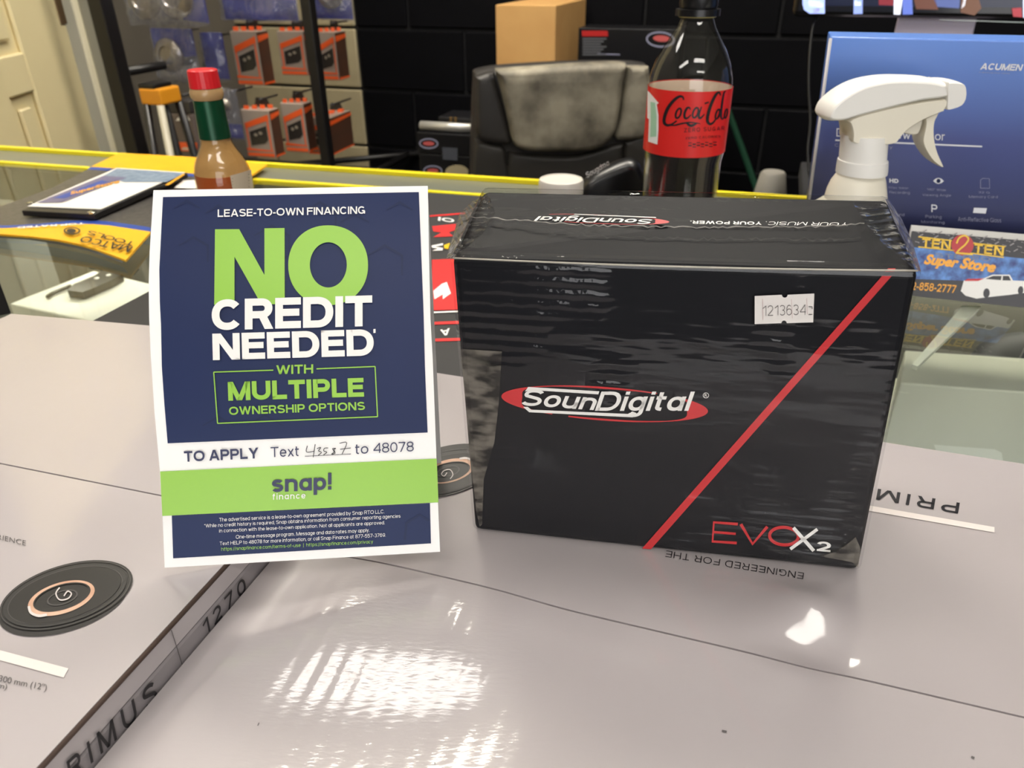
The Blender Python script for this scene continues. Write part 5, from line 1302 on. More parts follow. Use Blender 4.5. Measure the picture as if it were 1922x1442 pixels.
sheet('page_block', [([(-96, 432), (53, 442), (111, 449), (166, 461), (232, 486)], [ZG + .006, ZG + .0085, ZG + .0092, ZG + .0088, ZG + .0065]), ([(-96, 439), (53, 448), (111, 457), (166, 469), (229, 491)], [ZG + .003] * 5)], mat('grey_page_edge', (150, 148, 146), 0.7), cat, 0.001)
# white magazine page underneath at the left
# ---- flyer on a black card
fz = ZG + 0.0155
clip = thing('black_folder', onz(140, 390, ZG), 'flat black folder with silver corner studs on top of the yellow catalogue', 'folder')
fq = [onz(*qa(*p), fz) for p in ((145, 524), (636, 550), (1268, 268), (760, 236))]
hexa('folder_body', [p - V((0, 0, 0.0055)) for p in fq] + fq, mat('black_folder', (26, 25, 26), 0.35), clip, 0.0008)
for px_, py_ in ((210, 478), (622, 540)): 
    p = onz(*qa(px_, py_), fz); lathe('stud', [(0.004, 0), (0.004, 0.0012), (0.002, 0.002), (0.0003, 0.002)], p, mat('chrome', (200, 200, 195), 0.2, metal=1.0), clip, 14)
S_FL = surf_z(fz + 0.0012)
fly = thing('shop_flyer', onz(180, 370, fz), 'small printed flyer, white with orange lettering, on the black folder', 'flyer')
fq2 = [onz(*qa(*p), fz + 0.0004) for p in ((188, 498), (682, 518), (1252, 268), (790, 238))]
hexa('flyer_sheet', fq2 + [p + V((0, 0, 0.0006)) for p in fq2], mat('white_flyer', (236, 232, 224), 0.4), fly)
flat_poly('photo_print', [[qa(840, 330), qa(1130, 330), qa(1250, 270), qa(792, 239), qa(700, 288)]], S_FL, mat('grey_blue_photo', (92, 112, 138), 0.4, noise=(120, 0.5, (150, 166, 180))), fly, 0.0002)
flat_poly('dark_strip_print', [[qa(250, 470), qa(420, 468), qa(860, 300), qa(700, 288)]], S_FL, mat('mauve_print', (120, 108, 120), 0.4, noise=(150, 0.6, (88, 92, 140))), fly, 0.0004)
flat_poly('blue_print', [[qa(360, 440), qa(440, 440), qa(740, 330), qa(690, 318)]], S_FL, M_MATB, fly, 0.0006)
text('orange_lettering', [('SuperStore', qa(480, 422), qa(812, 338), qa(470, 398), 0.03, 0.2)], S_FL, M_CORG, fly, 0.0008)
flat_poly('orange_border', [[qa(1115, 352), qa(1140, 352), qa(1250, 280), qa(1240, 272)]], S_FL, M_CORG, fly, 0.0006)
slip = [onz(*qa(*p), ZG + 0.0095) for p in ((1180, 372), (1400, 380), (1420, 322), (1240, 322))]
tag(hexa('paper_slip', slip + [p + V((0, 0, 0.0006)) for p in slip], mat('white_paper', (240, 238, 232), 0.6)), 'blank white paper slip lying at the foot of the hot sauce bottle', 'paper')
# ---- black box at the very left
kb0 = onz(22, 590, ZG); KD = V((kb0.x, kb0.y, 0)).normalized(); KR = V((KD.y, -KD.x, 0))
tag(hexa('black_carton', [kb0 + KR * u + KD * v + V((0, 0, z)) for z in (0.0005, 0.06) for u, v in ((-0.10, 0), (0, 0), (-0.004, 0.05), (-0.10, 0.05))], mat('matt_black_card', (22, 20, 20), 0.6), None, 0.001), 'plain black carton cut off by the left edge, behind the left grey carton', 'carton')
# ================================================================ INSIDE THE COUNTER
ZS = -0.2135
M_DEV = mat('grey_white_card', (226, 226, 218), 0.55, noise=(12, 0.6, (214, 214, 206)))
d_ = [onz(*p, -0.165) for p in ((17, 570), (172, 604), (320, 541), (176, 508))]
dev = tag(hexa('device_box', [V((p.x, p.y, ZS)) for p in d_] + d_, M_DEV, None, 0.002), 'flat grey white device box under the glass, carrying a black adapter', 'box')
S_D = surf_z(-0.163)
adp = thing('black_adapter', onz(150, 530, -0.164), 'black adapter with a lead lying on the flat grey white box under the glass', 'adapter')
aq = [onz(*qa(*p), -0.1545) for p in ((455, 1062), (560, 1076), (745, 1000), (828, 952), (690, 928), (640, 962), (500, 1020))]
bm = bmesh.new(); lo_v = [bm.verts.new((p.x, p.y, -0.1642)) for p in aq]; hi_v = [bm.verts.new(p) for p in aq]; n_ = len(aq)
bm.faces.new(lo_v[::-1]); bm.faces.new(hi_v)
for i in range(n_): bm.faces.new((lo_v[i], lo_v[(i + 1) % n_], hi_v[(i + 1) % n_], hi_v[i]))
from_bm('adapter_body', bm, M_BLKP, adp)
tube('lead', [onz(*qa(*p), -0.1615) for p in ((320, 1108), (360, 1080), (430, 1052), (480, 1035))], 0.0025, M_BLKP, adp)
for p in ((655, 985), (735, 965)): lathe('glint_dot', [(0.003, 0), (0.003, 0.0015), (0.0003, 0.0018)], onz(*qa(*p), -0.1545), M_WHP, adp, 12)  # white dots painted in place of the adapter's glints
g_ = [onz(*p, -0.10) + C2 * .035 - C1 * .10 for p in ((-60, 482), (90, 469), (160, 451), (5, 461))]
tag(hexa('grey_carton', [V((p.x, p.y, ZS)) for p in g_] + g_, mat('grey_card', (150, 150, 146), 0.6), None, 0.002), 'grey carton standing inside the counter behind the flat device box', 'carton')
w_ = [onz(*p, -0.095) for p in ((1690, 719), (1922, 736), (1872, 662), (1699, 657))]
wb_ = thing('white_carton', V(((w_[0].x + w_[2].x) / 2, (w_[0].y + w_[2].y) / 2, ZS)), 'white carton under the glass at the right edge, behind the black box', 'carton')
w_[1] = w_[0] + (w_[1] - w_[0]).normalized() * 0.115; w_[2] = w_[3] + (w_[1] - w_[0])
hexa('carton_body', [V((p.x, p.y, ZS)) for p in w_] + w_, M_DEV, wb_, 0.0015)
S_W = surf_plane(w_[0], (w_[1] - w_[0]).cross(V((0, 0, 1))))
flat_poly('label_or_glint', [[qg(640, 1278), qg(930, 1300), qg(962, 1316), (qg(968, 1356)), (qg(660, 1330))]], S_W, mat('painted_glass_glint', (246, 246, 244), 0.6), wb_, 0.001)  # bright reflection in the glass, painted as a white patch
kp_ = onz(1950, 668, -0.12)
spk = thing('car_speaker', V((kp_.x, kp_.y, ZS)), 'round black speaker inside the counter behind the white carton', 'speaker')
lathe('basket', [(0.03, 0), (0.035, 0.02), (0.058, 0.05), (0.058, 0.07)], V((kp_.x, kp_.y, ZS)), M_BLKP, spk, 36)
lathe('cone', [(0.056, 0.0702), (0.05, 0.088), (0.036, 0.101), (0.016, 0.108), (0.0005, 0.109)], V((kp_.x, kp_.y, ZS)), mat('speaker_cone', (20, 20, 22), 0.6, spec=0.2), spk, 36, cap=False)
st_ = [onz(*p, ZG - 0.012) for p in ((1712, 684), (1722, 688), (1842, 574), (1806, 574))]
hexa('reflection_strip', [p - V((0, 0, 0.003)) for p in st_] + st_, mat('reflected_streak_white', (236, 238, 230), 0.4), case)  # light streak reflected in the glass, built as a pale strip
# ================================================================ BACKGROUND BEHIND THE COUNTER
def on_floor(p): return V((p.x, p.y, ZF))
M_STEEL = mat('black_powder_steel', (20, 19, 20), 0.4)
# ---- rack with posts, arms and pegs
postA, postB = ond(222, 140, 1.95), ond(596, 150, 2.12)
rack = thing('display_rack', on_floor((postA + postB) / 2), 'black steel display rack with two posts, hung with packaged lamps', 'rack')
for p, wd in ((postA, 0.042), (postB, 0.031)):
    box('post', (p.x, p.y, ZF), (wd, wd, 2.45), M_STEEL, rack, ANG, 0.003)
rd = (postB - postA); rd.z = 0
back = EW * 0.55
for zz in (0.50, -0.42):
    for p in (postA, postB):
        a = V((p.x, p.y, zz)); b = a + back
        tube('side_bar', [a, b], 0.011, M_STEEL, rack, 6)
    tube('cross_bar', [V((postA.x, postA.y, zz)) + back, V((postB.x, postB.y, zz)) + back + rd.normalized() * 0.25], 0.011, M_STEEL, rack, 6)
tube('side_bar', [V((postA.x, postA.y, -0.05)), V((postA.x, postA.y, -0.05)) + EW * .3], 0.012, M_STEEL, rack, 6)
lowz = zcol(ond(540, 296, 2.3), 300) - 0.02
box('base_shelf', ((postA.x + postB.x) / 2 + 0.12, (postA.y + postB.y) / 2 + 0.22, -0.42), (1.0, 0.36, 0.02), M_STEEL, rack, ANG, 0.002)
# ---- grey and orange packs hanging in two rows
M_PKG = mat('grey_pack_print', (166, 152, 140), 0.3, noise=(8, 0.5, (150, 136, 124)))
M_PKS = mat('brown_pack_side', (74, 54, 44), 0.4, noise=(20, 0.6, (92, 58, 42)))
M_PKO = mat('orange_pack_print', (240, 98, 44), 0.35)
M_PKD = mat('dark_pack_window', (52, 48, 44), 0.2)
def make_pack(w_, d_, h_):
    """local pack: front face on y = 0, base at z = 0; children in the pack's own space"""
    t = thing('lamp_pack', (0, 0, 0), '', '')
    hexa('pack_body', [V(p) for p in ((-w_ / 2, 0, 0), (w_ / 2, 0, 0), (w_ / 2, d_, 0), (-w_ / 2, d_, 0), (-w_ / 2, 0, h_), (w_ / 2, 0, h_), (w_ / 2, d_, h_), (-w_ / 2, d_, h_))], M_PKG, t, 0.002, 1)
    e = 0.0012
    F = lambda pts: [V((x * w_, -e, z * h_)) for x, z in pts]
    sd = lambda pts: [V((w_ / 2 + e, y * d_, z * h_)) for y, z in pts]
    def fp(name, pts, m):
        o = obj(name, pts, [tuple(range(len(pts)))], m, t, fix=False); return o
    fp('orange_stripe', F(((-.42, .60), (.46, .80), (.46, .92), (-.42, .72))), M_PKO)
    fp('window', F(((-.3, .24), (.2, .30), (.34, .38), (.34, .68), (-.3, .54))), M_PKD)
    for k, z0 in enumerate((0.02, 0.13)):
        fp('orange_band', F(((-.48, z0), (.48, z0), (.48, z0 + (.07 if k == 0 else .025)), (-.48, z0 + (.07 if k == 0 else .06)))), M_PKO)
    for x0 in (-.40, .38): fp('orange_edge', F(((x0, .16), (x0 + .05, .16), (x0 + .05, .70 + (x0 > 0) * .1), (x0, .68 + (x0 > 0) * .1))), M_PKO)
    fp('side_print', sd(((0.02, .01), (.98, .01), (.98, .98), (.02, .98))), M_PKS)
    q = obj('side_band', [V((w_ / 2 + e * 2, y * d_, z * h_)) for y, z in ((.02, .80), (.98, .86), (.98, .94), (.02, .92))], [(0, 1, 2, 3)], M_PKO, t, fix=False)
    obj('side_base_band', [V((w_ / 2 + e * 2, y * d_, z * h_)) for y, z in ((.02, .01), (.98, .01), (.98, .05), (.02, .06))], [(0, 1, 2, 3)], M_PKO, t, fix=False)
    for x0, z0 in ((-.08, .48), (.1, .52)): 
        o = lathe('lens', [(0.0001, 0), (w_ * .07, 0.0)], (0, 0, 0), mat('lens_glint', (150, 140, 124), 0.2), t, 14, cap=False)
        o.rotation_euler = (math.radians(90), 0, 0); o.location = (x0 * w_, -e * 2, z0 * h_)
    vs = []
    for k in range(5):
        a = -w_ * .4 + k * w_ * .2; vs.append(a)
    bm = bmesh.new()
    for k in range(4): add_hexa(bm, boxpts((-w_ * .33 + k * w_ * .22, d_ * (.2 + .18 * k), h_), (w_ * .16, d_ * .12, h_ * .07), 0.3))
    from_bm('orange_top_print', bm, M_PKO, t)['kind'] = 'stuff'
    obj('hang_tab', [V((x * w_, d_ * .9, h_ + z)) for x, z in ((-.3, 0), (.3, 0), (.2, .03), (-.2, .03))], [(0, 1, 2, 3)], M_PKD, t, fix=False)
    return t
packs = [((449, 159), (497, 158), (427, 58), 2.26, .062, 'upper row, leftmost, left of the black post'), ((531, 140), (579, 141), (521, 58), 2.34, .06, 'upper row, just left of the black post'),
         ((604, 150), (637, 150), (592, 60), 2.40, .075, 'upper row, right of the black post'), ((467, 293), (519, 295), (454, 205), 2.16, .05, 'lower row, leftmost, beside the hot sauce bottle'),
         ((539, 284), (581, 288), (526, 193), 2.24, .05, 'lower row, middle, left of the black post'), ((581, 289), (625, 291), (575, 220), 2.33, .15, 'lower row, rightmost, crossed by the black post')]
PACK0 = make_pack(.076, .06, .15)
for k, (blp, brp, tlp, dep, dd, lb) in enumerate(packs):
    t = PACK0 if k == 0 else copy_tree(PACK0)
    b0 = ond(*blp, dep); b1 = V(b0) + EU * ((brp[0] - blp[0]) * dep / FPX / 0.9)
    c = (b0 + b1) / 2; c.z = b0.z
    hgt = zcol(b0, tlp[1]) - b0.z
    t.location = c; t.rotation_euler = (0, 0, ANG + 0.05); t.scale = ((b1 - b0).length / .076, dd / .06, hgt / .15)
    tag(t, 'grey and orange lamp pack on the rack, ' + lb, 'package', 'grey and orange packs on the rack')
    pz = V(c) + V((0, 0, hgt + 0.022)); pe = pz + EW * (dd + .07); tube('peg', [pz + EW * dd * .6, pe], 0.003, M_STEEL, rack, 6); None
# ---- clear bags with blue cards
M_BAG = film('bag_plastic', (240, 242, 250), ior=1.5, rough=0.12, haze=0.06, haze_col=(225, 225, 240), bump=(26, 1.0, 0.01, (1, 1, 0.7)), gain=1.8)
M_BLUEC = mat('blue_card', (26, 48, 168), 0.3, noise=(14, 0.5, (12, 20, 80)))
M_REFL = mat('lamp_reflector', (176, 168, 156), 0.25, metal=0.6, noise=(30, 0.6, (120, 112, 104)))
def bag(c0, c1, dep, lb, discs, blue, seed, tint=None):
    """c0, c1: top-left and bottom-right pixels"""
    rnd = random.Random(seed)
    p = ond((c0[0] + c1[0]) / 2, c1[1], dep); wd = (c1[0] - c0[0]) * dep / FPX / 0.97
    top = zcol(p, c0[1]); h_ = top - p.z
    t = thing('lamp_bag', p, lb, 'package', 'clear bags on the rack')
    nx, nz = 14, 10; vs, fs = [], []
    for lay in (0, 1):
        for j in range(nz + 1):
            for i in range(nx + 1):
                u, v = i / nx - .5, j / nz
                d = 0.032 * (math.cos(u * math.pi) ** .7) * (1 - v * .75) * (1 if v > 0 else .3) + rnd.uniform(-.006, .006)
                d = -d if lay == 0 else 0.004
                wob = rnd.uniform(-.004, .004) if j in (0, nz) else 0
                vs.append(p + EU * (u * wd * (1 - .05 * v)) + EW * d + V((0, 0, v * h_ + wob)))
    n1 = (nx + 1) * (nz + 1)
    for lay in (0, 1):
        for j in range(nz):
            for i in range(nx):
                a = lay * n1 + j * (nx + 1) + i; f = (a, a + 1, a + nx + 2, a + nx + 1); fs.append(f if lay == 0 else f[::-1])
    obj('pouch', vs, fs, M_BAG, t, smooth=True, fix=False)
    cq = [p + EU * (u * wd) + EW * 0.006 + V((0, 0, z * h_)) for u, z in blue]
    hexa('blue_card', cq + [q + EW * 0.002 for q in cq], M_BLUEC, t)
    for k, (u, z, r) in enumerate(discs):
        c = p + EU * (u * wd) - EW * 0.004 + V((0, 0, z * h_)); R = r * wd
        o = lathe('lamp_disc', [(R, 0), (R * 1.0, .006), (R * .85, .012), (R * .55, .016), (R * .5, .012), (.0005, .013)], (0, 0, 0), M_REFL, t, 22)
        o.rotation_euler = (math.radians(90), 0, ANG); o.location = c - p
    pe = p + V((0, 0, h_ - .012)) + EW * .12; tube('peg', [p + V((0, 0, h_ - .012)) + EW * .022, pe], 0.003, M_STEEL, rack, 6); None
    return t
full = ((-.46, .02), (.46, .02), (.46, .98), (-.46, .98)); tophalf = ((-.46, .4), (.46, .5), (.46, .98), (-.46, .98))
rgt = ((.18, .1), (.48, .05), (.48, .98), (.2, .98))
bag((228, -70), (405, 48), 2.02, 'large clear bag with two silver lamps, topmost at the left of the rack', [(-.22, .45, .2), (.16, .5, .22)], rgt, 1)
bag((405, -80), (572, 40), 2.06, 'crumpled clear bag over blue card, topmost in the middle of the rack', [(-.1, .7, .16)], full, 2)
bag((578, -70), (668, 38), 2.2, 'clear bag with blue card, topmost right of the black post', [(.05, .5, .3)], full, 3)
bag((290, 52), (386, 154), 2.12, 'clear bag with one round lamp and blue card, above the red bottle cap', [(-.08, .5, .3)], tophalf, 4)
bag((384, 60), (434, 150), 2.22, 'narrow dark blue bag between the round lamp bag and the first grey pack', [], full, 5)
bag((418, 166), (462, 262), 2.1, 'small clear blister pack just right of the green bottle neck', [(-.05, .7, .26)], ((-.4, .02), (.4, .02), (.4, .3), (-.4, .3)), 6)
# ---- grey pouch with an orange label
pp = ond(352, 300, 2.02)
gp = thing('grey_pack', pp, 'dark grey pack with one orange label hanging low beside the hot sauce bottle', 'package')
gw = 62 * 2.02 / FPX; gh = zcol(pp, 212) - pp.z
gl_ = [pp + EU * (u * gw) + EW * d for u, d in ((-.5, 0), (.5, 0), (.5, .05), (-.5, .05))]
hexa('pack_body', gl_ + [q + V((0, 0, gh)) for q in gl_], mat('smoke_pack', (104, 94, 90), 0.25), gp, 0.006)
S_GP = surf_plane(pp, -EW)
flat_poly('orange_label', [[qb(1275, 1024), qb(1422, 1030), qb(1424, 1092), qb(1278, 1090)]], S_GP, M_PKO, gp, 0.001)
flat_poly('white_print', [[qb(1310, 1070), qb(1330, 1062), qb(1350, 1064), qb(1370, 1070), qb(1370, 1084), qb(1310, 1082)]], S_GP, mat('beige_print', (214, 190, 168), 0.5), gp, 0.0015)
hd = [gl_[0] + V((0, 0, gh)), gl_[1] + V((0, 0, gh)), gl_[2] + V((0, 0, gh)), gl_[3] + V((0, 0, gh))]
hexa('header', [q + EW * .0 for q in hd] + [q + V((0, 0, 0.03)) for q in hd], mat('dark_header', (52, 50, 50), 0.4), gp, 0.003)
flat_poly('header_emblem', [[qb(1268, 872), qb(1300, 830), qb(1318, 850), qb(1340, 815), qb(1372, 868)]], S_GP, M_WHT, gp, 0.0015)
tube('peg', [pp + V((0, 0, gh + .038)) + EW * .03, pp + V((0, 0, gh + .038)) + EW * .1], 0.004, M_STEEL, rack, 6)
# ---- step ladder with an orange top
lb_ = ond(299, 168, 1.78)
lad = thing('step_ladder', on_floor(lb_), 'small step ladder with orange top, standing between door frame and rack', 'ladder')
M_ORT = mat('orange_yellow_plastic', (226, 150, 34), 0.45)
zt = lb_.z
box('top_cap', (lb_.x, lb_.y, zt - 0.03), (0.06, 0.07, 0.036), M_ORT, lad, ANG, 0.004)
box('top_pad', (lb_.x - .008, lb_.y, zt), (0.05, 0.06, 0.016), M_BLKP, lad, ANG, 0.004)
for s_, m_ in ((-1, M_BLKP), (1, mat('pale_ladder_rail', (176, 170, 150), 0.4))):
    a = lb_ + EU * (s_ * .02) - EW * .03; tube('rail', [V((a.x, a.y, zt - .03)), V((a.x + s_ * .02, a.y - .12, ZF))], 0.009, m_, lad, 8)
    a = lb_ + EU * (s_ * .022) + EW * .03; tube('rear_rail', [V((a.x, a.y, zt - .03)), V((a.x + s_ * .02, a.y + .14, ZF))], 0.010, M_BLKP, lad, 8)
for k in range(3):
    zz = ZF + .22 + k * .2; p = lb_ - EW * (.05 + .12 * (zt - zz) / (zt - ZF)); box('step', (p.x, p.y, zz), (0.09, 0.08, 0.02), M_ORT, lad, ANG, 0.003)
# ---- office chair with a worn back
cc = ond(1050, 220, 1.74)
chair = thing('office_chair', on_floor(cc), 'black office chair with badly worn pale grey headrest behind the counter', 'chair')
M_LEA = mat('black_leatherette', (44, 42, 41), 0.42, noise=(14, 0.8, (58, 55, 52)), bump=(60, 0.3))
M_WORN = mat('worn_leatherette', (168, 160, 140), 0.6, noise=(13, 0.32, (92, 86, 74), 7), bump=(80, 0.4))
M_LEAP = mat('dark_leather_panel', (58, 55, 50), 0.45, noise=(10, 0.6, (46, 44, 42)))
S_CH = surf_plane(cc, -FW.cross(V((1, 0, 0))).cross(V((1, 0, 0))) if False else V((0.05, -1, 0)))
cr_, cu_ = V((1, 0.05, 0)).normalized(), V((0, 0, 1))
def chp(pts, k=4, off=0.0):
    P = [S_CH(*qd(*p)) for p in pts]; P.append(P[0]); q = smooth_pts([((p - cc).dot(cr_), (p - cc).dot(cu_)) for p in P], k); return q[:-1]
cb_ = lambda off: cc + V((0, -1, 0)) * off
puff('backrest', chp(((330, 540), (345, 515), (480, 488), (700, 470), (1000, 455), (1300, 450), (1560, 460), (1600, 520), (1610, 800), (1620, 1300), (1610, 1700), (960, 1760), (340, 1700), (310, 1300), (318, 800))), cb_(-.04), cr_, cu_, .045, M_LEA, chair, .5)
puff('backrest_lower_panel', chp(((590, 1085), (800, 1108), (1100, 1108), (1400, 1020), (1405, 1120), (1395, 1420), (1000, 1470), (610, 1420)), 3), cb_(.006), cr_, cu_, .016, M_LEAP, chair, .6)
puff('backrest_side_panel', chp(((352, 1000), (470, 1030), (556, 1052), (582, 1160), (598, 1420), (350, 1420), (335, 1200)), 3), cb_(.006), cr_, cu_, .016, M_LEAP, chair, .6)
puff('backrest_side_panel', chp(((1422, 1010), (1560, 965), (1602, 960), (1606, 1420), (1412, 1420), (1416, 1120)), 3), cb_(.006), cr_, cu_, .016, M_LEAP, chair, .6)
puff('headrest_wing', chp(((350, 540), (480, 505), (500, 560), (590, 900), (612, 1010), (560, 1030), (380, 985), (356, 800)), 3), cb_(.01), cr_, cu_, .022, M_LEA, chair, .6)
puff('headrest_wing', chp(((1430, 470), (1570, 470), (1600, 520), (1605, 940), (1400, 1000), (1350, 960), (1380, 840)), 3), cb_(.01), cr_, cu_, .022, M_WORN, chair, .6)
puff('headrest', chp(((494, 484), (700, 470), (950, 452), (1180, 440), (1425, 442), (1408, 580), (1374, 850), (1345, 950), (1260, 1040), (1100, 1072), (800, 1070), (690, 1058), (625, 1010), (590, 880), (545, 680)), 3), cb_(.02), cr_, cu_, .03, M_WORN, chair, .55)
sz = -0.52
sc_ = V((cc.x, cc.y - 0.22, sz)); bm = bmesh.new(); add_hexa(bm, boxpts(sc_, (.5, .5, .1), .05)); bmesh.ops.bevel(bm, geom=bm.edges[:], offset=.035, segments=3, affect='EDGES')
from_bm('seat', bm, M_LEA, chair, smooth=True)
tube('back_bracket', [V((cc.x, cc.y - .1, sz - .01)), V((cc.x, cc.y + .06, sz - .01)), V((cc.x, cc.y + .075, -.3))], .02, M_STEEL, chair)
tube('gas_post', [V((sc_.x, sc_.y, sz)), V((sc_.x, sc_.y, ZF + .09))], .028, M_STEEL, chair, 12)
for k in range(5):
    a = 2 * math.pi * k / 5 + .3; e_ = V((sc_.x + .3 * math.cos(a), sc_.y + .3 * math.sin(a), ZF + .07))
    tube('base_leg', [V((sc_.x, sc_.y, ZF + .1)), e_], [.024, .016], M_STEEL, chair, 8)
    lathe('caster', [(.001, -.0), (.024, .0), (.024, .04), (.001, .04)], V((e_.x, e_.y, ZF + .002)), M_BLKP, chair, 14)
# ---- cabinet behind the chair with two boxes
def place_box(name, pxl, ytop, dep, w_, d_, zb, label, cat_, m, rz=ANG, bev=.002):
    p = ond(pxl, ytop, dep); ztop_ = p.z; e = V((math.cos(rz), math.sin(rz), 0)); f_ = V((-math.sin(rz), math.cos(rz), 0))
    c = V((p.x, p.y, zb)) + e * w_ / 2 + f_ * d_ / 2
    t = thing(name, c, label, cat_); box('box_body', c, (w_, d_, ztop_ - zb), m, t, rz, bev)
    return t, surf_plane(p, -f_), V((p.x, p.y, zb)), e, f_, ztop_
ZD = -0.13
M_KR = mat('kraft_board', (206, 162, 100), 0.7, noise=(10, 0.5, (196, 150, 90)))
t_k, S_kr, *_ = place_box('cardboard_box', 930, 9, 2.06, .172, .36, ZD + .0005, 'plain brown cardboard box behind the chair, left of a black box', 'box', M_KR)
t_b, S_bk, *_ = place_box('black_box', 1086, 52, 2.10, .285, .12, ZD + .0005, 'black printed box with a red heading behind the chair and soda bottle', 'box', mat('dark_box_print', (20, 20, 23), 0.3))
flat_poly('red_heading', [[qd(1122, 222), qd(1308, 222), qd(1312, 262), qd(1124, 262)]], S_bk, mat('dull_red_print', (176, 34, 34), 0.4), t_b, .001)
strokes('fine_print', [([qd(1128, 280 + 19 * k), qd(1300 - (k % 3) * 20, 280 + 19 * k)], 2.6) for k in range(7)], S_bk, mat('grey_fine_print', (96, 98, 104), 0.5), t_b, .001)['kind'] = 'stuff'
strokes('white_rule', [([qd(1236, 390), qd(1398, 394)], 2)], S_bk, M_PRG, t_b, .001)
ring('oval_emblem', ellipse(*qd(1690, 285), 27, 15, .06, 36), ellipse(*qd(1690, 285), 24, 12, .06, 36), S_bk, M_PRG, t_b, .001)
flat_poly('oval_emblem_red', [ellipse(*qd(1698, 278), 16, 6, .06, 30)], S_bk, mat('pinkish_red_print', (196, 92, 92), 0.4), t_b, .001)
pc = ond(1086, 120, 2.06); e0 = V((pc.x, pc.y, 0)) - EU * .28
cbn = thing('low_cabinet', V((e0.x, e0.y, ZF)) + EU * .34 + EW * .22, 'low black cabinet under the cardboard box, hidden behind the chair', 'cabinet')
cz = V((e0.x, e0.y, 0)) + EU * .37 + EW * .16
box('cabinet_body', (cz.x, cz.y, ZF), (.50, .26, ZD - .02 - ZF), M_CASEDK, cbn, ANG, .003); box('cabinet_top', (cz.x, cz.y, ZD - .02), (.52, .28, .02), M_CASEDK, cbn, ANG, .003)
for s_ in (-.125, .125):
    q = cz + EU * s_ - EW * .137; box('door', (q.x, q.y, ZF + .04), (.24, .014, .7), M_CASEDK, cbn, ANG, .002)
# ---- stack of black boxes left of the chair
M_DKB = mat('black_carton_print', (22, 22, 25), 0.3)
zst = ond(786, 331, 1.95).z; zm = ond(786, 290, 1.95).z; zt1 = ond(786, 245, 1.95).z; zt0 = ond(820, 216, 1.98).z
zz0 = zst - .06
for k, (xl, z0, z1, w_, lb) in enumerate(((784, zz0, zm - .001, .2, 'lowest'), (783, zm, zt1 - .001, .2, 'middle'))):
    p = ond(xl, 262, 1.95); t_s = thing('amplifier_carton', V((p.x, p.y, z0)), 'black carton with an oval emblem, %s of the stack left of the chair' % lb, 'carton', 'black cartons left of the chair')
    c = V((p.x, p.y, z0)) + EU * w_ / 2 + EW * .08
    box('carton_body', c, (w_, .16, z1 - z0), M_DKB, t_s, ANG, .003)
    S_s = surf_plane(p, -EW); y_e = 1036 if k else 1232
    ring('oval_emblem', ellipse(*qc(1632 + (k == 0) * 30, y_e), 18, 10, .03, 30), ellipse(*qc(1632 + (k == 0) * 30, y_e), 15.5, 7.5, .03, 30), S_s, M_PRG, t_s, .001)
    flat_poly('oval_emblem_red', [ellipse(*qc(1632 + (k == 0) * 30, y_e), 11, 4, .03, 24)], S_s, MATS['pinkish_red_print'], t_s, .001)
    if k: flat_poly('grey_label', [[qc(1730, 1062), qc(1840, 1068), qc(1840, 1160), qc(1735, 1150)]], S_s, mat('slate_label', (74, 78, 88), 0.5), t_s, .001)
    else: flat_poly('beige_label', [ellipse(*qc(1836, 1240), 22, 13, 0, 26)], S_s, mat('beige_label', (176, 164, 132), 0.5), t_s, .001)
p = ond(790, 240, 1.95); t_s = thing('edge_reflection', V((p.x, p.y, zt1)), 'silver tube drawn as a reflection on the top edge of the black cartons left of the chair', 'highlight')
tube('reflection_tube', [V((p.x, p.y, zt1 + .012)) + EU * .0, V((p.x, p.y, zt1 + .012)) + EU * .16], .0115, mat('reflection_silver', (196, 194, 188), 0.3, metal=0.5), t_s, 14)  # reflection on the carton's top edge, built as a silver tube
t_s = thing('small_carton', V((p.x, p.y, zt1)) + EU * .12 + EW * .08, 'small black carton with gold dots, topmost of the stack left of the chair', 'carton')
c = V((p.x, p.y, zt1)) + EU * .12 + EW * .085; box('carton_body', c, (.17, .10, max(zt0 - zt1, .03)), M_DKB, t_s, ANG, .003)
S_s = surf_plane(V((p.x, p.y, zt1)) + EW * .035, -EW)
flat_poly('gold_dots', [ellipse(*qc(1792 + (j % 2) * 34, 850 + (j // 2) * 20), 2.2, 2, 0, 10) for j in range(6)], S_s, mat('gold_print', (150, 116, 60), 0.4), t_s, .001)['kind'] = 'stuff'
p = ond(783, 262, 1.95); q = V((p.x, p.y, 0)) + EU * .1 + EW * .08
stn = thing('stock_stand', V((q.x, q.y, ZF)), 'black stand under the stack of black cartons', 'stand')
box('stand_body', (q.x, q.y, ZF), (.22, .18, zz0 - .012 - ZF), M_CASEDK, stn, ANG, .003); box('stand_top', (q.x, q.y, zz0 - .012), (.24, .2, .0115), M_CASEDK, stn, ANG, .002)
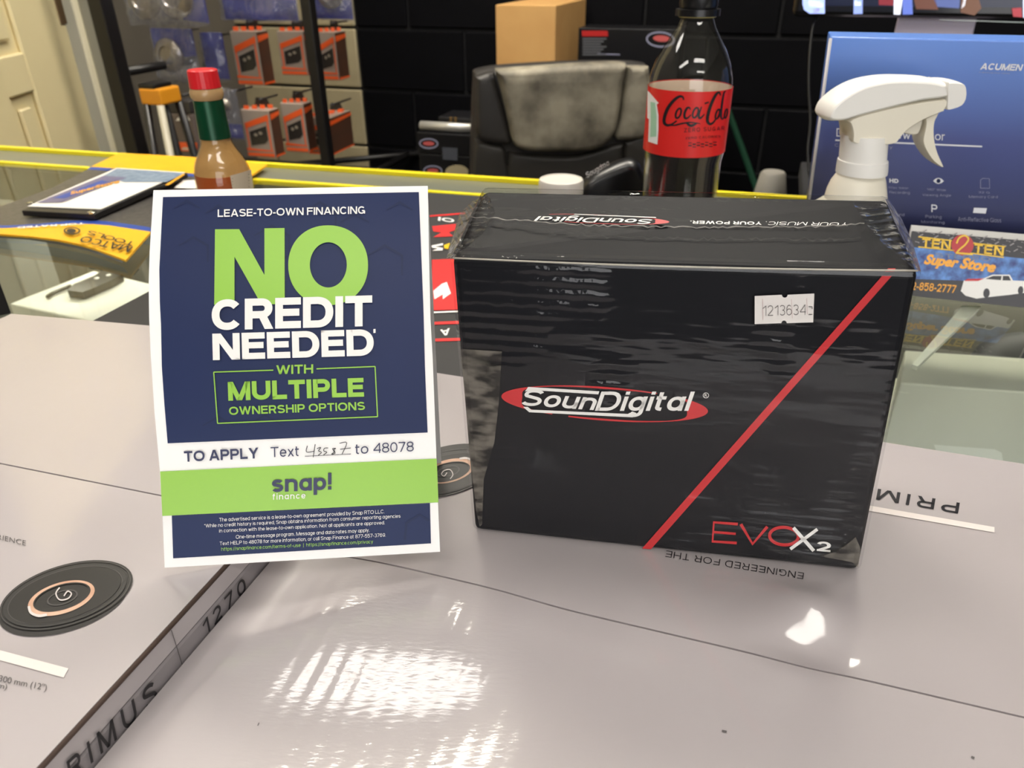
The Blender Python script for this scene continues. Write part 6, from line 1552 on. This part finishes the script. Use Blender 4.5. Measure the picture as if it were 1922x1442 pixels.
# ---- broom and bin
h0, h1 = ond(1363, 196, 2.16), ond(1420, 355, 1.98); dv = (h1 - h0); kf = (ZF + .1 - h0.z) / dv.z; hbm = h0 + dv * kf
brm = thing('broom', on_floor(hbm), 'broom with a dark green handle leaning on the black wall beside the soda bottle', 'broom')
tube('handle', [h0 - dv * .12, hbm], .0085, mat('green_handle', (14, 46, 32), 0.4), brm, 10)
hexa('brush_head', boxpts((hbm.x, hbm.y, ZF + .001), (.3, .05, .1), .4), M_BLKP, brm, .008)
bt = ond(1452, 322, 1.5)
bn_ = thing('plastic_bin', on_floor(bt), 'tall tapered grey plastic bin behind the counter, right of the green handle', 'bin')
wt = 22 * 1.5 / FPX
lathe('bin_body', [(wt * 2.2, 0), (wt * 2.1, .3), (wt * 1.5, bt.z - ZF - .06), (wt * 1.05, bt.z - ZF - .004), (wt * .9, bt.z - ZF), (.001, bt.z - ZF)], on_floor(bt), mat('grey_plastic', (140, 136, 128), 0.5), bn_, 28)
# ---- monitor on a desk
mp_ = ond(1690, 44, 1.12)
S_MO = surf_plane(mp_, -EW)
pl = S_MO(1488, 20); zb_ = S_MO(1500, 32).z
mon = thing('monitor', V((mp_.x, mp_.y, ZD)), 'black monitor on a pale stand behind the blue box at the top right', 'monitor')
l0 = V((pl.x, pl.y, zb_))
MW, MH = 0.56, 0.34
hexa('housing', [l0 + EU * u + EW * d + V((0, 0, z)) for z in (0, MH) for u, d in ((0, 0), (MW, 0), (MW, .03), (0, .03))], mat('glossy_black_plastic', (18, 18, 20), 0.18), mon, .008, 3)
s0, s1 = S_MO(1507, 25.5, .0005), None
scr = l0 + V((0, 0, .016)) + EU * .014 - EW * .0012
hexa('screen', [scr + EU * u + EW * d + V((0, 0, z)) for z in (0, MH - .028) for u, d in ((0, 0), (MW - .028, 0), (MW - .028, .001), (0, .001))], mat('screen_dark', (18, 24, 48), 0.2, emit=0.55), mon)
def emi(c, s=1.0): return mat('screen_%d_%d_%d' % c, c, 0.3, emit=s)
def spatch(pts, c, s=1.0): flat_poly('screen_picture', [[qf(*p) for p in pts]], surf_plane(scr, -EW), emi(c, s), mon, .0006)
spatch(((140, -60), (300, -60), (300, 98), (190, 98), (150, 70), (140, 30)), (170, 190, 250)); spatch(((215, 60), (262, 60), (262, 96), (215, 96)), (130, 90, 160))
spatch(((185, 5), (290, 10), (285, 50), (190, 55)), (235, 240, 255)); spatch(((510, -60), (575, -60), (572, 100), (508, 102)), (140, 160, 220)); spatch(((515, 5), (560, 5), (560, 40), (515, 40)), (240, 245, 255))
spatch(((690, -60), (800, -60), (795, 40), (690, 36)), (120, 30, 40)); spatch(((800, -60), (870, -60), (845, 106), (798, 104)), (225, 230, 245)); spatch(((860, -40), (930, -40), (935, 104), (862, 106)), (90, 110, 190))
spatch(((930, -60), (1080, -60), (1120, 70), (960, 66)), (92, 54, 40)); spatch(((1060, -60), (1280, -60), (1270, 60), (1110, 50)), (74, 88, 140)); spatch(((1290, -60), (1400, -60), (1430, 60), (1380, 112), (1280, 90)), (96, 62, 42))
spatch(((1300, -10), (1320, -10), (1310, 40), (1285, 64)), (230, 235, 245)); spatch(((1650, 60), (1720, 55), (1725, 125), (1660, 120)), (150, 40, 50)); spatch(((1730, -60), (1900, -60), (1900, 130), (1732, 128)), (200, 210, 235))
strokes('bezel_glint', [([qf(1130, 142), qf(1738, 162)], 1.0)], S_MO, mat('bezel_glint_silver', (190, 198, 192), 0.3, metal=.6), mon, .0012)  # pale line painted along the bezel as its glint
nk = [S_MO(*p) for p in ((1681, 74), (1836, 78), (1838, 42), (1692, 38))]
hexa('stand_neck', [V((nk[0].x - .003, nk[0].y, ZD + .012)) + EW * .034, V((nk[1].x + .003, nk[1].y, ZD + .012)) + EW * .034, V((nk[1].x, nk[1].y, ZD + .012)) + EW * .046, V((nk[0].x, nk[0].y, ZD + .012)) + EW * .046,
                    V((nk[3].x, nk[3].y, zb_ + .1)) + EW * .031, V((nk[2].x, nk[2].y, zb_ + .1)) + EW * .031, V((nk[2].x, nk[2].y, zb_ + .1)) + EW * .042, V((nk[3].x, nk[3].y, zb_ + .1)) + EW * .042], mat('lavender_silver', (206, 196, 216), 0.4), mon, .002)
fc = (nk[0] + nk[1]) / 2 + EW * .02
box('stand_foot', (fc.x, fc.y, ZD + .0004), (.24, .18, .012), MATS['lavender_silver'], mon, ANG, .003)
cpx = [ond(x, y, 1.16) for x, y in ((1536, 28), (1524, 60), (1518, 150), (1521, 230), (1516, 290), (1524, 350), (1532, 366))]
tube('cable', smooth_pts(cpx, 5), .0022, mat('black_cable', (16, 16, 17), 0.35), mon, 8)
dk = thing('work_desk', V((fc.x, fc.y, ZF)), 'black work desk carrying the monitor behind the counter', 'desk')
dc = V((l0.x, l0.y, 0)) + EU * .42 + EW * .02
box('desk_top', (dc.x, dc.y, ZD - .03), (.72, .3, .0295), M_CASEDK, dk, ANG, .003)
for u, v in ((-.32, -.1), (.32, -.1), (.32, .1), (-.32, .1)):
    q = dc + EU * u + EW * v; box('leg', (q.x, q.y, ZF), (.04, .04, ZD - .03 - ZF), M_STEEL, dk, ANG, .003)
